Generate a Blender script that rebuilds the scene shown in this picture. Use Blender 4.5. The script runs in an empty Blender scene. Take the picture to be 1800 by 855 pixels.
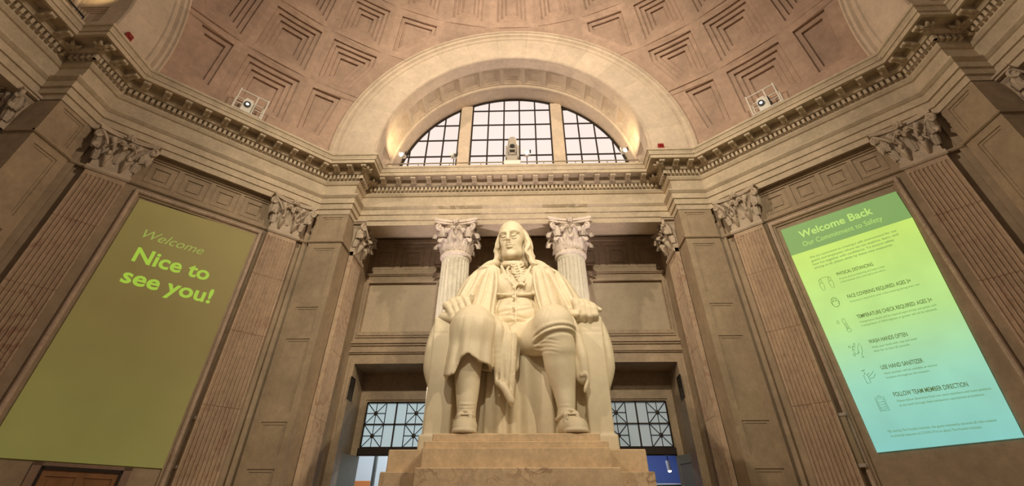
import bpy, math, random
import numpy as np
from mathutils import Matrix, Vector
from mathutils.geometry import tessellate_polygon
random.seed(4)
PI = math.pi
S2 = math.sqrt(2)
scene = bpy.context.scene
COL = scene.collection

# ------------------------------------------------------------ camera
cam_d = bpy.data.cameras.new('camera'); cam = bpy.data.objects.new('camera', cam_d); COL.objects.link(cam)
cam_d.sensor_fit = 'HORIZONTAL'; cam_d.sensor_width = 36.0
cam_d.lens = 815.18 / 1800 * 36
cam_d.shift_y = -(427.5 - 264.77) / 1800
cam_d.clip_start = 0.05; cam_d.clip_end = 200
cam.matrix_world = (Matrix.Translation((0.3898, -2.1964, 1.6)) @ Matrix.Rotation(0.0306, 4, 'Z')
                    @ Matrix.Rotation(PI/2 + 0.6898, 4, 'X') @ Matrix.Rotation(0.002, 4, 'Z'))
scene.camera = cam

# ------------------------------------------------------------ world, light, exposure
vs = scene.view_settings
vs.view_transform = 'Standard'; vs.look = 'None'; vs.gamma = 1; vs.use_curve_mapping = False
vs.exposure = 0.25
w = bpy.data.worlds.new('world'); scene.world = w; w.use_nodes = True
w.node_tree.nodes['Background'].inputs[0].default_value = (1.0, 0.80, 0.60, 1)
w.node_tree.nodes['Background'].inputs[1].default_value = 0.13


def lamp(kind, name, loc, target, energy, color, size=0.5, spot=None, blend=0.6):
    d = bpy.data.lights.new(name, kind); o = bpy.data.objects.new(name, d); COL.objects.link(o)
    o.location = loc
    if target is not None:
        o.rotation_euler = (Vector(target) - Vector(loc)).to_track_quat('-Z', 'Y').to_euler()
    d.energy = energy; d.color = color
    if kind == 'AREA': d.size = size
    else: d.shadow_soft_size = size
    if spot: d.spot_size = math.radians(spot); d.spot_blend = blend
    return o

# lights fixed under the crowns of the three other arches, washing the dome and the walls
lamp('SPOT', 'south_arch_light', (0, -10.0, 15.6), (0, 10.5, 12.2), 9000, (1.0, 0.87, 0.64), 0.22, 62, 0.8)
lamp('SPOT', 'west_arch_light', (-10.0, 0.0, 15.6), (8, 7.0, 12.6), 4900, (1.0, 0.82, 0.62), 0.22, 105, 0.9)
lamp('SPOT', 'east_arch_light', (10.0, 0.0, 15.6), (-8, 7.0, 12.6), 3700, (1.0, 0.81, 0.62), 0.22, 105, 0.9)
# narrow yellow spots trained on the statue
lamp('SPOT', 'statue_spot', (-4.2, -10.2, 13.4), (0.1, 9.0, 7.0), 2400, (1.0, 0.86, 0.60), 0.12, 20, 0.7)
lamp('SPOT', 'statue_spot', (9.6, -3.0, 13.0), (0.2, 9.0, 4.6), 2700, (1.0, 0.85, 0.58), 0.10, 34, 0.6)
# small uplights standing at the feet of the two columns
lamp('SPOT', 'column_uplight', (-2.9, 11.0, 3.0), (-1.7, 12.0, 10.0), 850, (1.0, 0.82, 0.78), 0.06, 50, 0.9)
lamp('SPOT', 'column_uplight', (3.1, 11.0, 3.0), (1.7, 12.0, 10.0), 850, (1.0, 0.82, 0.78), 0.06, 50, 0.9)

# ------------------------------------------------------------ helpers


def mesh(name, V, F, smooth=False):
    me = bpy.data.meshes.new(name)
    me.from_pydata([tuple(v) for v in V], [], F)
    if smooth: me.polygons.foreach_set('use_smooth', [True] * len(me.polygons))
    me.update()
    return me


def link(name, data, mat=None, parent=None, M=None):
    o = bpy.data.objects.new(name, data); COL.objects.link(o)
    if mat is not None and data is not None and not data.materials: data.materials.append(mat)
    if parent is not None: o.parent = parent
    if M is not None: o.matrix_local = M
    return o


def tag(o, label=None, cat=None, group=None, kind=None):
    if label: o['label'] = label
    if cat: o['category'] = cat
    if group: o['group'] = group
    if kind: o['kind'] = kind
    return o


def thing(name, label, cat, loc=(0, 0, 0), group=None):
    o = link(name, None); o.location = loc
    return tag(o, label, cat, group)


class MB:
    def __init__(s, M=None): s.V = []; s.F = []; s.M = M

    def add(s, V, F):
        b = len(s.V)
        if s.M is not None: V = [s.M @ Vector(v) for v in V]
        s.V += [tuple(v) for v in V]; s.F += [[i + b for i in f] for f in F]

    def box(s, x0, x1, y0, y1, z0, z1):
        V = [(x, y, z) for z in (z0, z1) for y in (y0, y1) for x in (x0, x1)]
        s.add(V, [(0, 2, 3, 1), (4, 5, 7, 6), (0, 1, 5, 4), (2, 6, 7, 3), (0, 4, 6, 2), (1, 3, 7, 5)])

    def quad(s, a, b, c, d): s.add([a, b, c, d], [(0, 1, 2, 3)])

    def bbox(s, x0, x1, y0, y1, z0, z1, b=0.02):
        """bevelled box (chamfered edges)"""
        V = []; idx = {}
        for ix, (xa, sx) in enumerate(((x0, 1), (x1, -1))):
            for iy, (ya, sy) in enumerate(((y0, 1), (y1, -1))):
                for iz, (za, sz) in enumerate(((z0, 1), (z1, -1))):
                    idx[ix, iy, iz] = len(V)
                    V += [(xa, ya + sy*b, za + sz*b), (xa + sx*b, ya, za + sz*b), (xa + sx*b, ya + sy*b, za)]
        F = []
        I = idx
        for k in (0, 1):
            F.append([I[k, 0, 0], I[k, 1, 0], I[k, 1, 1], I[k, 0, 1]])
            F.append([I[0, k, 0]+1, I[1, k, 0]+1, I[1, k, 1]+1, I[0, k, 1]+1])
            F.append([I[0, 0, k]+2, I[1, 0, k]+2, I[1, 1, k]+2, I[0, 1, k]+2])
        for a in (0, 1):
            for c in (0, 1):
                F.append([I[a, c, 0], I[a, c, 1], I[a, c, 1]+1, I[a, c, 0]+1])
                F.append([I[a, 0, c], I[a, 1, c], I[a, 1, c]+2, I[a, 0, c]+2])
                F.append([I[0, a, c]+1, I[1, a, c]+1, I[1, a, c]+2, I[0, a, c]+2])
                for e in (0, 1): pass
        for a in (0, 1):
            for c in (0, 1):
                for e in (0, 1): F.append([I[a, c, e], I[a, c, e]+1, I[a, c, e]+2])
        s.add(V, F)

    def tube(s, P, r, n=8, caps=True, flat=1.0):
        """tube along the points P; r number or list"""
        P = [Vector(p) for p in P]; m = len(P)
        if not hasattr(r, '__len__'): r = [r] * m
        V = []; up = None
        for i in range(m):
            d = (P[min(i+1, m-1)] - P[max(i-1, 0)]).normalized()
            if up is None:
                up = Vector((0, 0, 1)) if abs(d.z) < 0.9 else Vector((1, 0, 0))
            a = d.cross(up).normalized(); b = a.cross(d).normalized(); up = b
            for k in range(n):
                t = 2*PI*k/n; V.append(P[i] + a*math.cos(t)*r[i] + b*math.sin(t)*r[i]*flat)
        F = [(i*n+k, i*n+(k+1) % n, (i+1)*n+(k+1) % n, (i+1)*n+k) for i in range(m-1) for k in range(n)]
        if caps: F += [tuple(range(n))[::-1], tuple((m-1)*n+k for k in range(n))]
        s.add(V, F)

    def lathe(s, prof, n=32, c=(0, 0, 0), caps=True):
        V = []; m = len(prof)
        for r, z in prof:
            for k in range(n):
                t = 2*PI*k/n; V.append((c[0]+r*math.cos(t), c[1]+r*math.sin(t), c[2]+z))
        F = [(i*n+k, i*n+(k+1) % n, (i+1)*n+(k+1) % n, (i+1)*n+k) for i in range(m-1) for k in range(n)]
        if caps: F += [tuple(range(n))[::-1], tuple((m-1)*n+k for k in range(n))]
        s.add(V, F)

    def relief(s, u0, u1, z0, z1, base, rects):
        """stepped wall face in the plane y=base; rects (ua,ub,za,zb,y or None=hole), later ones win"""
        U = sorted(set([u0, u1] + [min(max(v, u0), u1) for r in rects for v in r[:2]]))
        Z = sorted(set([z0, z1] + [min(max(v, z0), z1) for r in rects for v in r[2:4]]))

        def h(i, j):
            if not (0 <= i < len(U)-1 and 0 <= j < len(Z)-1): return 'edge'
            cu = (U[i]+U[i+1])/2; cz = (Z[j]+Z[j+1])/2; y = base
            for r in rects:
                if r[0] < cu < r[1] and r[2] < cz < r[3]: y = r[4]
            return y
        for i in range(len(U)-1):
            for j in range(len(Z)-1):
                y = h(i, j)
                if y is not None: s.quad((U[i], y, Z[j]), (U[i+1], y, Z[j]), (U[i+1], y, Z[j+1]), (U[i], y, Z[j+1]))
                y2 = h(i+1, j)
                if y != y2 and None not in (y, y2) and 'edge' not in (y, y2):
                    s.quad((U[i+1], y, Z[j]), (U[i+1], y2, Z[j]), (U[i+1], y2, Z[j+1]), (U[i+1], y, Z[j+1]))
                y2 = h(i, j+1)
                if y != y2 and None not in (y, y2) and 'edge' not in (y, y2):
                    s.quad((U[i], y, Z[j+1]), (U[i+1], y, Z[j+1]), (U[i+1], y2, Z[j+1]), (U[i], y2, Z[j+1]))

    def mesh(s, name, smooth=False): return mesh(name, s.V, s.F, smooth)

    def obj(s, name, mat, parent=None, M=None, smooth=False):
        return link(name, s.mesh(name, smooth), mat, parent, M)


def face(az):
    """frame that faces a wall: x to the right, y away from the hall's centre"""
    return Matrix.Rotation(-math.radians(az), 4, 'Z')


# ------------------------------------------------------------ materials
def nodes(name):
    m = bpy.data.materials.new(name); m.use_nodes = True
    nt = m.node_tree; return m, nt, nt.nodes['Principled BSDF']


def stone(name, c, var=0.12, scale=1.2, vein=None, vein_amt=0.0, rough=0.75, bump=0.15, rand=0.10, streak=False):
    m, nt, b = nodes(name); N = nt.nodes.new; L = nt.links.new
    tc = N('ShaderNodeTexCoord'); geo = N('ShaderNodeNewGeometry')
    n1 = N('ShaderNodeTexNoise'); n1.inputs['Scale'].default_value = scale; n1.inputs['Detail'].default_value = 7
    n1.inputs['Roughness'].default_value = 0.62
    src = geo.outputs['Position']
    if streak:
        mp = N('ShaderNodeMapping'); mp.inputs['Scale'].default_value = (1, 1, 0.25); L(src, mp.inputs[0]); src = mp.outputs[0]
    L(src, n1.inputs['Vector'])
    rp = N('ShaderNodeValToRGB'); rp.color_ramp.elements[0].position = 0.3; rp.color_ramp.elements[1].position = 0.72
    rp.color_ramp.elements[0].color = (*[x*(1-var*1.6) for x in c], 1); rp.color_ramp.elements[1].color = (*[min(1, x*(1+var)) for x in c], 1)
    L(n1.outputs[0], rp.inputs[0]); out = rp.outputs[0]
    if vein:
        n2 = N('ShaderNodeTexNoise'); n2.inputs['Scale'].default_value = scale*1.1; n2.inputs['Detail'].default_value = 5; n2.inputs['Distortion'].default_value = 1.2
        L(geo.outputs['Position'], n2.inputs['Vector'])
        ma = N('ShaderNodeMath'); ma.operation = 'SUBTRACT'; ma.inputs[1].default_value = 0.5; L(n2.outputs[0], ma.inputs[0])
        mb = N('ShaderNodeMath'); mb.operation = 'ABSOLUTE'; L(ma.outputs[0], mb.inputs[0])
        mr = N('ShaderNodeMapRange'); mr.inputs[1].default_value = 0.0; mr.inputs[2].default_value = 0.035
        mr.inputs[3].default_value = vein_amt; mr.inputs[4].default_value = 0; L(mb.outputs[0], mr.inputs[0])
        n3 = N('ShaderNodeTexNoise'); n3.inputs['Scale'].default_value = 0.8; L(geo.outputs['Position'], n3.inputs['Vector'])
        m3 = N('ShaderNodeMapRange'); m3.inputs[1].default_value = 0.42; m3.inputs[2].default_value = 0.6; L(n3.outputs[0], m3.inputs[0])
        mm = N('ShaderNodeMath'); mm.operation = 'MULTIPLY'; L(mr.outputs[0], mm.inputs[0]); L(m3.outputs[0], mm.inputs[1])
        mx = N('ShaderNodeMix'); mx.data_type = 'RGBA'; L(mm.outputs[0], mx.inputs['Factor']); L(out, mx.inputs['A']); mx.inputs['B'].default_value = (*vein, 1)
        out = mx.outputs['Result']
    oi = N('ShaderNodeObjectInfo'); r2 = N('ShaderNodeMapRange'); r2.inputs[3].default_value = 1-rand; r2.inputs[4].default_value = 1+rand*0.5
    L(oi.outputs['Random'], r2.inputs[0])
    n5 = N('ShaderNodeTexNoise'); n5.inputs['Scale'].default_value = scale*6; n5.inputs['Detail'].default_value = 8; n5.inputs['Roughness'].default_value = 0.7
    L(geo.outputs['Position'], n5.inputs['Vector'])
    r5 = N('ShaderNodeMapRange'); r5.inputs[1].default_value = 0.3; r5.inputs[2].default_value = 0.7; r5.inputs[3].default_value = 1-var; r5.inputs[4].default_value = 1+var
    L(n5.outputs[0], r5.inputs[0])
    mv = N('ShaderNodeMath'); mv.operation = 'MULTIPLY'; L(r2.outputs[0], mv.inputs[0]); L(r5.outputs[0], mv.inputs[1])
    hs = N('ShaderNodeHueSaturation'); L(out, hs.inputs['Color']); L(mv.outputs[0], hs.inputs['Value'])
    L(hs.outputs[0], b.inputs['Base Color']); b.inputs['Roughness'].default_value = rough
    n4 = N('ShaderNodeTexNoise'); n4.inputs['Scale'].default_value = 18; n4.inputs['Detail'].default_value = 6; L(geo.outputs['Position'], n4.inputs['Vector'])
    bp = N('ShaderNodeBump'); bp.inputs['Strength'].default_value = bump; bp.inputs['Distance'].default_value = 0.03
    L(n4.outputs[0], bp.inputs['Height']); L(bp.outputs[0], b.inputs['Normal'])
    return m


def plain(name, c, rough=0.5, metal=0.0, emit=0.0, ecol=None, noise=0.0):
    m, nt, b = nodes(name)
    b.inputs['Base Color'].default_value = (*c, 1); b.inputs['Roughness'].default_value = rough; b.inputs['Metallic'].default_value = metal
    if noise:
        N = nt.nodes.new; L = nt.links.new
        n = N('ShaderNodeTexNoise'); n.inputs['Scale'].default_value = 6; n.inputs['Detail'].default_value = 5
        g = N('ShaderNodeNewGeometry'); L(g.outputs['Position'], n.inputs['Vector'])
        r = N('ShaderNodeValToRGB'); r.color_ramp.elements[0].color = (*[x*(1-noise) for x in c], 1); r.color_ramp.elements[1].color = (*[min(1, x*(1+noise)) for x in c], 1)
        L(n.outputs[0], r.inputs[0]); L(r.outputs[0], b.inputs['Base Color'])
    if emit:
        b.inputs['Emission Color'].default_value = (*(ecol or c), 1); b.inputs['Emission Strength'].default_value = emit
    return m


LIME = stone('limestone', (0.56, 0.455, 0.335), 0.12, 1.1, rand=0.08)
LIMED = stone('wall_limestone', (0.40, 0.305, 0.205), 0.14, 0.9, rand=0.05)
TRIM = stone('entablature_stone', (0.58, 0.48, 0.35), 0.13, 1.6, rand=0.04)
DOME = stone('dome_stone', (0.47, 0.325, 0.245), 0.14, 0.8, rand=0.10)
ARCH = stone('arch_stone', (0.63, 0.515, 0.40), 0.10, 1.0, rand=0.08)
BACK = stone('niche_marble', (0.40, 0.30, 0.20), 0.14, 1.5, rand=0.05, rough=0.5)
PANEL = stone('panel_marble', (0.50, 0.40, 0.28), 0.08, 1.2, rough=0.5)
FLUTE = stone('pilaster_marble', (0.50, 0.37, 0.26), 0.16, 1.2, vein=(0.25, 0.10, 0.07), vein_amt=0.55, streak=True, rand=0.06)
SHAFT = stone('column_marble', (0.66, 0.62, 0.52), 0.10, 1.0, vein=(0.35, 0.3, 0.22), vein_amt=0.3, streak=True)
CAPM = stone('capital_stone', (0.55, 0.45, 0.345), 0.12, 3.0, rand=0.05)
CAPC = stone('column_capital_stone', (0.76, 0.66, 0.58), 0.12, 3.0, rand=0.05)
STATUE = stone('statue_marble', (0.69, 0.60, 0.44), 0.055, 1.3, rough=0.55, bump=0.03, rand=0.0)
PEDM = stone('pedestal_marble', (0.70, 0.52, 0.33), 0.14, 2.2, rough=0.5, bump=0.05, rand=0.03)
PEDV = stone('veined_marble', (0.72, 0.54, 0.36), 0.12, 2.0, vein=(0.22, 0.11, 0.06), vein_amt=0.8, rough=0.45, bump=0.05, rand=0.03)
FLOORM = stone('floor_marble', (0.45, 0.37, 0.28), 0.10, 1.0, rough=0.35, bump=0.02)
BRONZE = plain('dark_bronze', (0.035, 0.026, 0.02), 0.45, 0.6, noise=0.2)
GLASSW = plain('daylit_window_glass', (0.12, 0.11, 0.10), 0.3, emit=0.72, ecol=(1.0, 0.86, 0.81))
GLASSB = plain('lit_transom_glass', (0.3, 0.35, 0.38), 0.2, emit=0.36, ecol=(0.72, 0.93, 1.0))
GLASSG = plain('dim_transom_glass', (0.3, 0.33, 0.33), 0.2, emit=0.19, ecol=(0.80, 0.93, 0.95))
WHITE = plain('white_painted_metal', (0.80, 0.77, 0.70), 0.45, noise=0.05)
GREYM = plain('grey_housing', (0.42, 0.37, 0.31), 0.5, noise=0.08)
BLACK = plain('black_metal', (0.02, 0.02, 0.022), 0.4, noise=0.1)
RED = plain('red_plastic', (0.30, 0.015, 0.012), 0.4, noise=0.1)
LENSW = plain('lit_lens', (0.9, 0.9, 0.9), 0.2, emit=3.0, ecol=(0.92, 1.0, 0.92))
LENSB = plain('lit_blue_lens', (0.9, 0.9, 1.0), 0.2, emit=2.5, ecol=(0.85, 0.85, 1.0))
BULB = plain('lit_lamp_face', (1, 0.95, 0.8), 0.3, emit=5.0, ecol=(1.0, 0.86, 0.6))
WOOD = plain('door_wood', (0.28, 0.13, 0.045), 0.4, noise=0.45)
FRAMEM = stone('frame_marble', (0.56, 0.43, 0.33), 0.14, 3.0, vein=(0.28, 0.15, 0.1), vein_amt=.5)
DFRAME = stone('door_surround_stone', (0.33, 0.22, 0.16), 0.12, 1.6)
BRASS = plain('dull_brass', (0.30, 0.24, 0.15), 0.45, 0.3, noise=0.15)
GREYL = plain('door_leaf_grey', (0.22, 0.23, 0.215), 0.4, noise=0.08)
BLUEW = plain('blue_wall_paint', (0.16, 0.24, 0.55), 0.6, noise=0.05)
WHITEW = plain('white_wall_paint', (0.75, 0.78, 0.80), 0.6, noise=0.03)
ORANGE = plain('orange_board', (0.7, 0.22, 0.06), 0.6, noise=0.05)

T = Matrix.Translation

# ------------------------------------------------------------ dimensions
YP, XR, YR, YB = 10.80, 5.38, 11.57, 13.60      # pier face, return, recess entablature, back wall
XB = (17.25 - YP)                                # where the pier meets the diagonal wall
DW, DP = 12.45, 12.20                            # diagonal wall plane, pilaster / frieze plane
ZA = 9.72                                        # underside of the architrave
RS, ZS = 11.92, 12.02                            # dome radius and springing height
WA, R1, R2 = 10.09, 6.34, 4.70                   # lunette arch plane, outer and inner radius
YW = 12.50                                       # window plane

# ------------------------------------------------------------ floor
mb = MB(); mb.box(-15, 15, -6, 15, -0.2, 0.0)
tag(mb.obj('floor', FLOORM), kind='structure')

# ------------------------------------------------------------ entablature: one swept profile round the hall
PROF = [(-.93, ZA+.06), (-.02, ZA+.06), (0, ZA), (0, 9.90), (.045, 9.905), (.045, 10.10), (.09, 10.105), (.09, 10.29), (.12, 10.31), (.18, 10.37), (.18, 10.42), (.02, 10.45),
        (0, 10.47), (0, 10.86), (.05, 10.88), (.10, 10.96), (.10, 11.19), (.25, 11.19), (.27, 11.22), (.32, 11.26), (.32, 11.40), (.63, 11.40),
        (.63, 11.33), (.70, 11.33), (.70, 11.45), (.73, 11.455), (.735, 11.50), (.765, 11.58), (.80, 11.60), (.80, 11.67), (-1.4, 11.67)]
PATH = [(-YR, 1.2), (-YR, XR), (-YP, XR), (-YP, XB), (-XB, YP), (-XR, YP), (-XR, YR), (XR, YR), (XR, YP), (XB, YP), (YP, XB), (YP, XR), (YR, XR), (YR, 1.2)]
PATH = [Vector((a, b, 0)) for a, b in PATH]
NRM = []
for i in range(len(PATH)-1):
    d = (PATH[i+1]-PATH[i]).normalized(); NRM.append(Vector((d.y, -d.x, 0)))
MIT = []
for i in range(len(PATH)):
    a = NRM[max(i-1, 0)]; b = NRM[min(i, len(NRM)-1)]; MIT.append((a+b)/(1+a.dot(b)))


def modillion_mesh():
    """scrolled bracket, local x along wall, y out of the wall (0..0.32), z hanging below 0"""
    m = MB()
    side = [(0, 0), (0, -.13), (.05, -.155), (.12, -.14), (.17, -.10), (.23, -.09), (.28, -.115), (.32, -.10), (.33, -.05), (.32, 0)]
    n = len(side)
    for x0, x1, gr in ((-.085, -.028, 0), (.028, .085, 0), (-.028, .028, .014)):
        V = [(x, y if k else y, z + gr) for x in (x0, x1) for k, (y, z) in enumerate(side)]
        V = [(x, y, min(z, 0)) for x, y, z in V]
        F = [tuple(range(n)), tuple(range(n, 2*n))[::-1]] + [(i, i+1, n+i+1, n+i) for i in range(n-1)]
        m.add(V, F)
    m.box(-.11, .11, 0, .34, 0, .05)
    return m.mesh('modillion')


MODM = modillion_mesh(); MODM.materials.append(TRIM)


def rosette_mesh():
    m = MB()
    for k in range(6):
        a = k*PI/3
        c, s = math.cos(a), math.sin(a)
        P = [(0.03*c, 0.03*s, -.06), (.09*c, .09*s, -.13), (.15*c, .15*s, -.11), (.19*c, .19*s, -.04)]
        m.tube(P, [.03, .055, .05, .02], 6, flat=.6)
    m.lathe([(.001, -.16), (.05, -.15), (.07, -.10), (.06, 0)], 10)
    return m.mesh('rosette', True)


ROSM = rosette_mesh(); ROSM.materials.append(TRIM)
MODW = 0.534
for i in range(len(PATH)-1):
    P, Q = PATH[i], PATH[i+1]; mP, mQ = MIT[i], MIT[i+1]
    mb = MB(); n = len(PROF)
    V = [P + mP*p + Vector((0, 0, z)) for p, z in PROF] + [Q + mQ*p + Vector((0, 0, z)) for p, z in PROF]
    mb.add(V, [(k, k+1, n+k+1, n+k) for k in range(n-1)])
    tr = tag(mb.obj('trim_%d' % (i+1), TRIM), kind='structure')
    d = (Q-P).normalized(); nr = NRM[i]
    # dentils: too small to pick apart, one joined piece
    a = (P + mP*.24 - P).dot(d); L1 = (Q + mQ*.24 - P).dot(d)
    a2 = max(a, 0) if a > 0 else a
    cnt = max(1, round((L1-a)/.14)); dm = MB()
    for k in range(cnt):
        s0 = a + (L1-a)*(k+.22)/cnt; s1 = a + (L1-a)*(k+.78)/cnt
        c = [P + d*s + nr*p for s in (s0, s1) for p in (.09, .22)]
        V = [(q.x, q.y, z) for z in (11.03, 11.175) for q in (c[0], c[2], c[3], c[1])]
        dm.add(V, [(0, 1, 2, 3), (4, 7, 6, 5), (0, 4, 5, 1), (1, 5, 6, 2), (2, 6, 7, 3), (3, 7, 4, 0)])
    tag(dm.obj('dentils', TRIM, tr), kind='stuff')
    # modillions
    a = (mP*.62).dot(d); b = (Q + mQ*.62 - P).dot(d)
    a = max(a, 0.0) if a > 0 else a
    conv = lambda j: (NRM[max(j-1, 0)].cross(NRM[min(j, len(NRM)-1)])).z
    ins = 0.16
    lo = a + ins if conv(i) < 0.01 else a + .30
    hi = b - ins if conv(i+1) < 0.01 else b - .30
    span = hi - lo
    if span > .05:
        k = max(1, round(span/MODW)); pos = [lo + span*j/k for j in range(k+1)]
    else: pos = [(lo+hi)/2]
    if i in (5, 7, 1, 11): pos = []
    for s in pos:
        o = P + d*s + nr*.31
        M = Matrix(((d.x, nr.x, 0, o.x), (d.y, nr.y, 0, o.y), (0, 0, 1, 11.36), (0, 0, 0, 1)))
        link('modillion', MODM, None, tr, M)
# corner rosettes under the cornice
for (x, y) in ((-XR+.34, YR-.32), (XR-.34, YR-.32), (-YR+.32, XR-.34), (YR-.32, XR-.34)):
    pass
TRN = [o for o in COL.objects if o.name == 'trim_7'][0]
for sx in (-1, 1):
    for off in ((5.0, 10.42), (5.0, 11.15)):
        link('rosette', ROSM, None, TRN, Matrix.Translation((sx*off[0], off[1], 11.36)))
for sx, nm in ((-1, 'trim_1'), (1, 'trim_13')):
    tr = [o for o in COL.objects if o.name == nm][0]
    for off in ((10.42, 5.0), (11.15, 5.0)):
        link('rosette', ROSM, None, tr, Matrix.Translation((sx*off[0], off[1], 11.36)))

# ------------------------------------------------------------ piers
PZ = [(8.86, 9.62), (6.95, 8.50), (5.95, 6.62), (3.93, 5.73), (3.02, 3.72), (0.9, 2.75)]


def astragal(mb, u0, u1, y, z, p=.06, h=.085):
    V = []; prof = [(0, 0), (p*.5, .0), (p, h*.3), (p, h*.7), (p*.45, h*.75), (p*.45, h), (0, h)]
    n = len(prof)
    V = [(u, y - a, z + b) for u in (u0, u1) for a, b in prof]
    mb.add(V, [(k, k+1, n+k+1, n+k) for k in range(n-1)] + [tuple(range(n)), tuple(range(n, 2*n))[::-1]])


def pier(az, sg, name):
    M = face(az); mb = MB(M); y = YP + .02
    rects = []
    for za, zb in PZ:
        rects += [(5.58, 6.24, za, zb, y+.022), (5.64, 6.18, za+.06, zb-.06, y+.036)]
    if sg < 0: rects = [(-r[1], -r[0], *r[2:]) for r in rects]
    u0, u1 = (XR+.02, XB-.0) if sg > 0 else (-XB, -XR-.02)
    mb.relief(u0, u1, 0, ZA+.05, y, rects)
    ui = sg*(XR+.02)
    mb.quad((ui, y, 0), (ui, YB, 0), (ui, YB, ZA+.3), (ui, y, ZA+.3))
    astragal(mb, u0-.05, u1+.02, y, 8.68)
    # return-face astragal
    m2 = MB(M @ Matrix.Rotation(PI/2*(1 if sg > 0 else -1), 4, 'Z'))
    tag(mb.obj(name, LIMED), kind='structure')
    a = MB(M)
    a.box(min(ui, ui-sg*.05), max(ui, ui-sg*.05), y-.05, 11.5, 8.69, 8.76)
    o = a.obj('string_course', LIMED, bpy.data.objects[name])
    return o


pier(0, -1, 'wall_north_pier_left'); pier(0, 1, 'wall_north_pier_right')
pier(-90, 1, 'wall_west_pier'); pier(90, -1, 'wall_east_pier')

# ------------------------------------------------------------ diagonal walls
for az, nm in ((-45, 'wall_northwest'), (45, 'wall_northeast')):
    M = face(az); sg = -1 if az < 0 else 1
    mb = MB(M); R = []
    fo = (-1.59, 1.73)
    if sg > 0: fo = (-1.69, 1.60)
    # projecting moulded frame round the picture field
    R += [(fo[0], fo[1], 0, 8.62, DW-.04), (fo[0]+.15, fo[1]-.15, 0, 8.47, DW)]
    # strips beside the pilasters
    R += [(-3.2, -2.95, 0, ZA+.1, DW-.10), (2.95, 3.2, 0, ZA+.1, DW-.10)]
    # row of four sunk squares
    for k in range(4):
        c = (-1.26 + .84*k) if sg < 0 else (-1.24 + .84*k)
        for q, (hw, dep) in enumerate(((.36, .035), (.31, .02), (.20, .055), (.15, .03))):
            R.append((c-hw, c+hw, 9.24-hw*.94, 9.24+hw*.94, DW+dep))
    mb.relief(-3.2, 3.2, 0, ZA+.1, DW, R)
    astragal(mb, -1.86, 1.86, DW, 8.73, .07, .09); frames = (M, fo)
    astragal(mb, -3.1, -2.66, DW-.08, 8.70, .06, .09); astragal(mb, 2.66, 3.1, DW-.08, 8.70, .06, .09)
    mb.box(-1.86, 1.86, DW-.05, DW+.1, 9.64, ZA+.1)
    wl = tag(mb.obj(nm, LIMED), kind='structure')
    for q in (0, 1, 2):
        fm = MB(M); a, b = fo[0]-.01, fo[1]+.01
        sec = [(0, -.07), (.03, -.115), (.07, -.12), (.10, -.095), (.115, -.05), (.125, 0)]
        if q < 2:
            e, sgn = ((a, 1), (b, -1))[q]
            V = [(e+sgn*o, DW+y, z) for z, dz in ((.0, 0), (8.63, -1)) for o, y in sec]
            V = [(x, y, z if z == 0 else 8.63-abs(x-e)) for x, y, z in V]
        else:
            V = [(x+sx*o, DW+y, 8.63-o) for x, sx in ((a, 1), (b, -1)) for o, y in sec]
        n = len(sec); fm.add(V, [(k, k+1, n+k+1, n+k) for k in range(n-1)])
        fm.obj('frame_moulding', FRAMEM, wl)
    # lower base course
    mb = MB(M); mb.box(-3.1, 3.1, DW-.16, DW, 0, .5)
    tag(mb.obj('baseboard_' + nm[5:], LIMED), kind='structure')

# ------------------------------------------------------------ carved pieces shared by all capitals


def leaf_mesh(h, w0, curl, name='acanthus_leaf'):
    """leaf standing on z=0 against the plane y=0, curling towards -y"""
    nu, nv = 8, 20; V = []; F = []
    for layer in (0, 1):
        for j in range(nv+1):
            v = j/nv
            lobes = 1 + .20*abs(math.sin(v*PI*3.2))*(1-.3*v)
            wv = w0*(.78 + .45*math.sin(min(v*1.15, 1)*PI*.9))*lobes*(1 if v < .66 else max(.06, math.sqrt(max(0, 1-((v-.66)/.34)**2))))
            # profile: climbs, leans out, curls over
            if v < .72: y = -.03 - .07*v*curl; z = h*v*1.18
            else:
                t = (v-.72)/.28*PI*1.05; r = .15*curl*h/.5
                y = -.03-.07*.72*curl - r*(1-math.cos(t))*.62; z = h*.85 + r*math.sin(t)*.75
            for i in range(nu+1):
                u = -1 + 2*i/nu
                ridge = .035*math.cos(u*PI*3)*(1-.4*abs(u)) + .03*(1-u*u)
                V.append((u*wv, y - ridge*1.0 + .05*u*u + (0 if layer else .045*(1-.75*max(0, v-.5)*2)), z))
    m = (nu+1)*(nv+1)
    for j in range(nv):
        for i in range(nu):
            a = j*(nu+1)+i; b = a+1; c = a+nu+2; d = a+nu+1
            F.append((a+m, b+m, c+m, d+m)); F.append((a, d, c, b))
    rim = [j*(nu+1) for j in range(nv+1)] + [nv*(nu+1)+i for i in range(1, nu+1)] + [j*(nu+1)+nu for j in range(nv-1, -1, -1)]
    for a, b in zip(rim[:-1], rim[1:]): F.append((a, b, b+m, a+m))
    return mesh(name, V, F, True)


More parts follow.
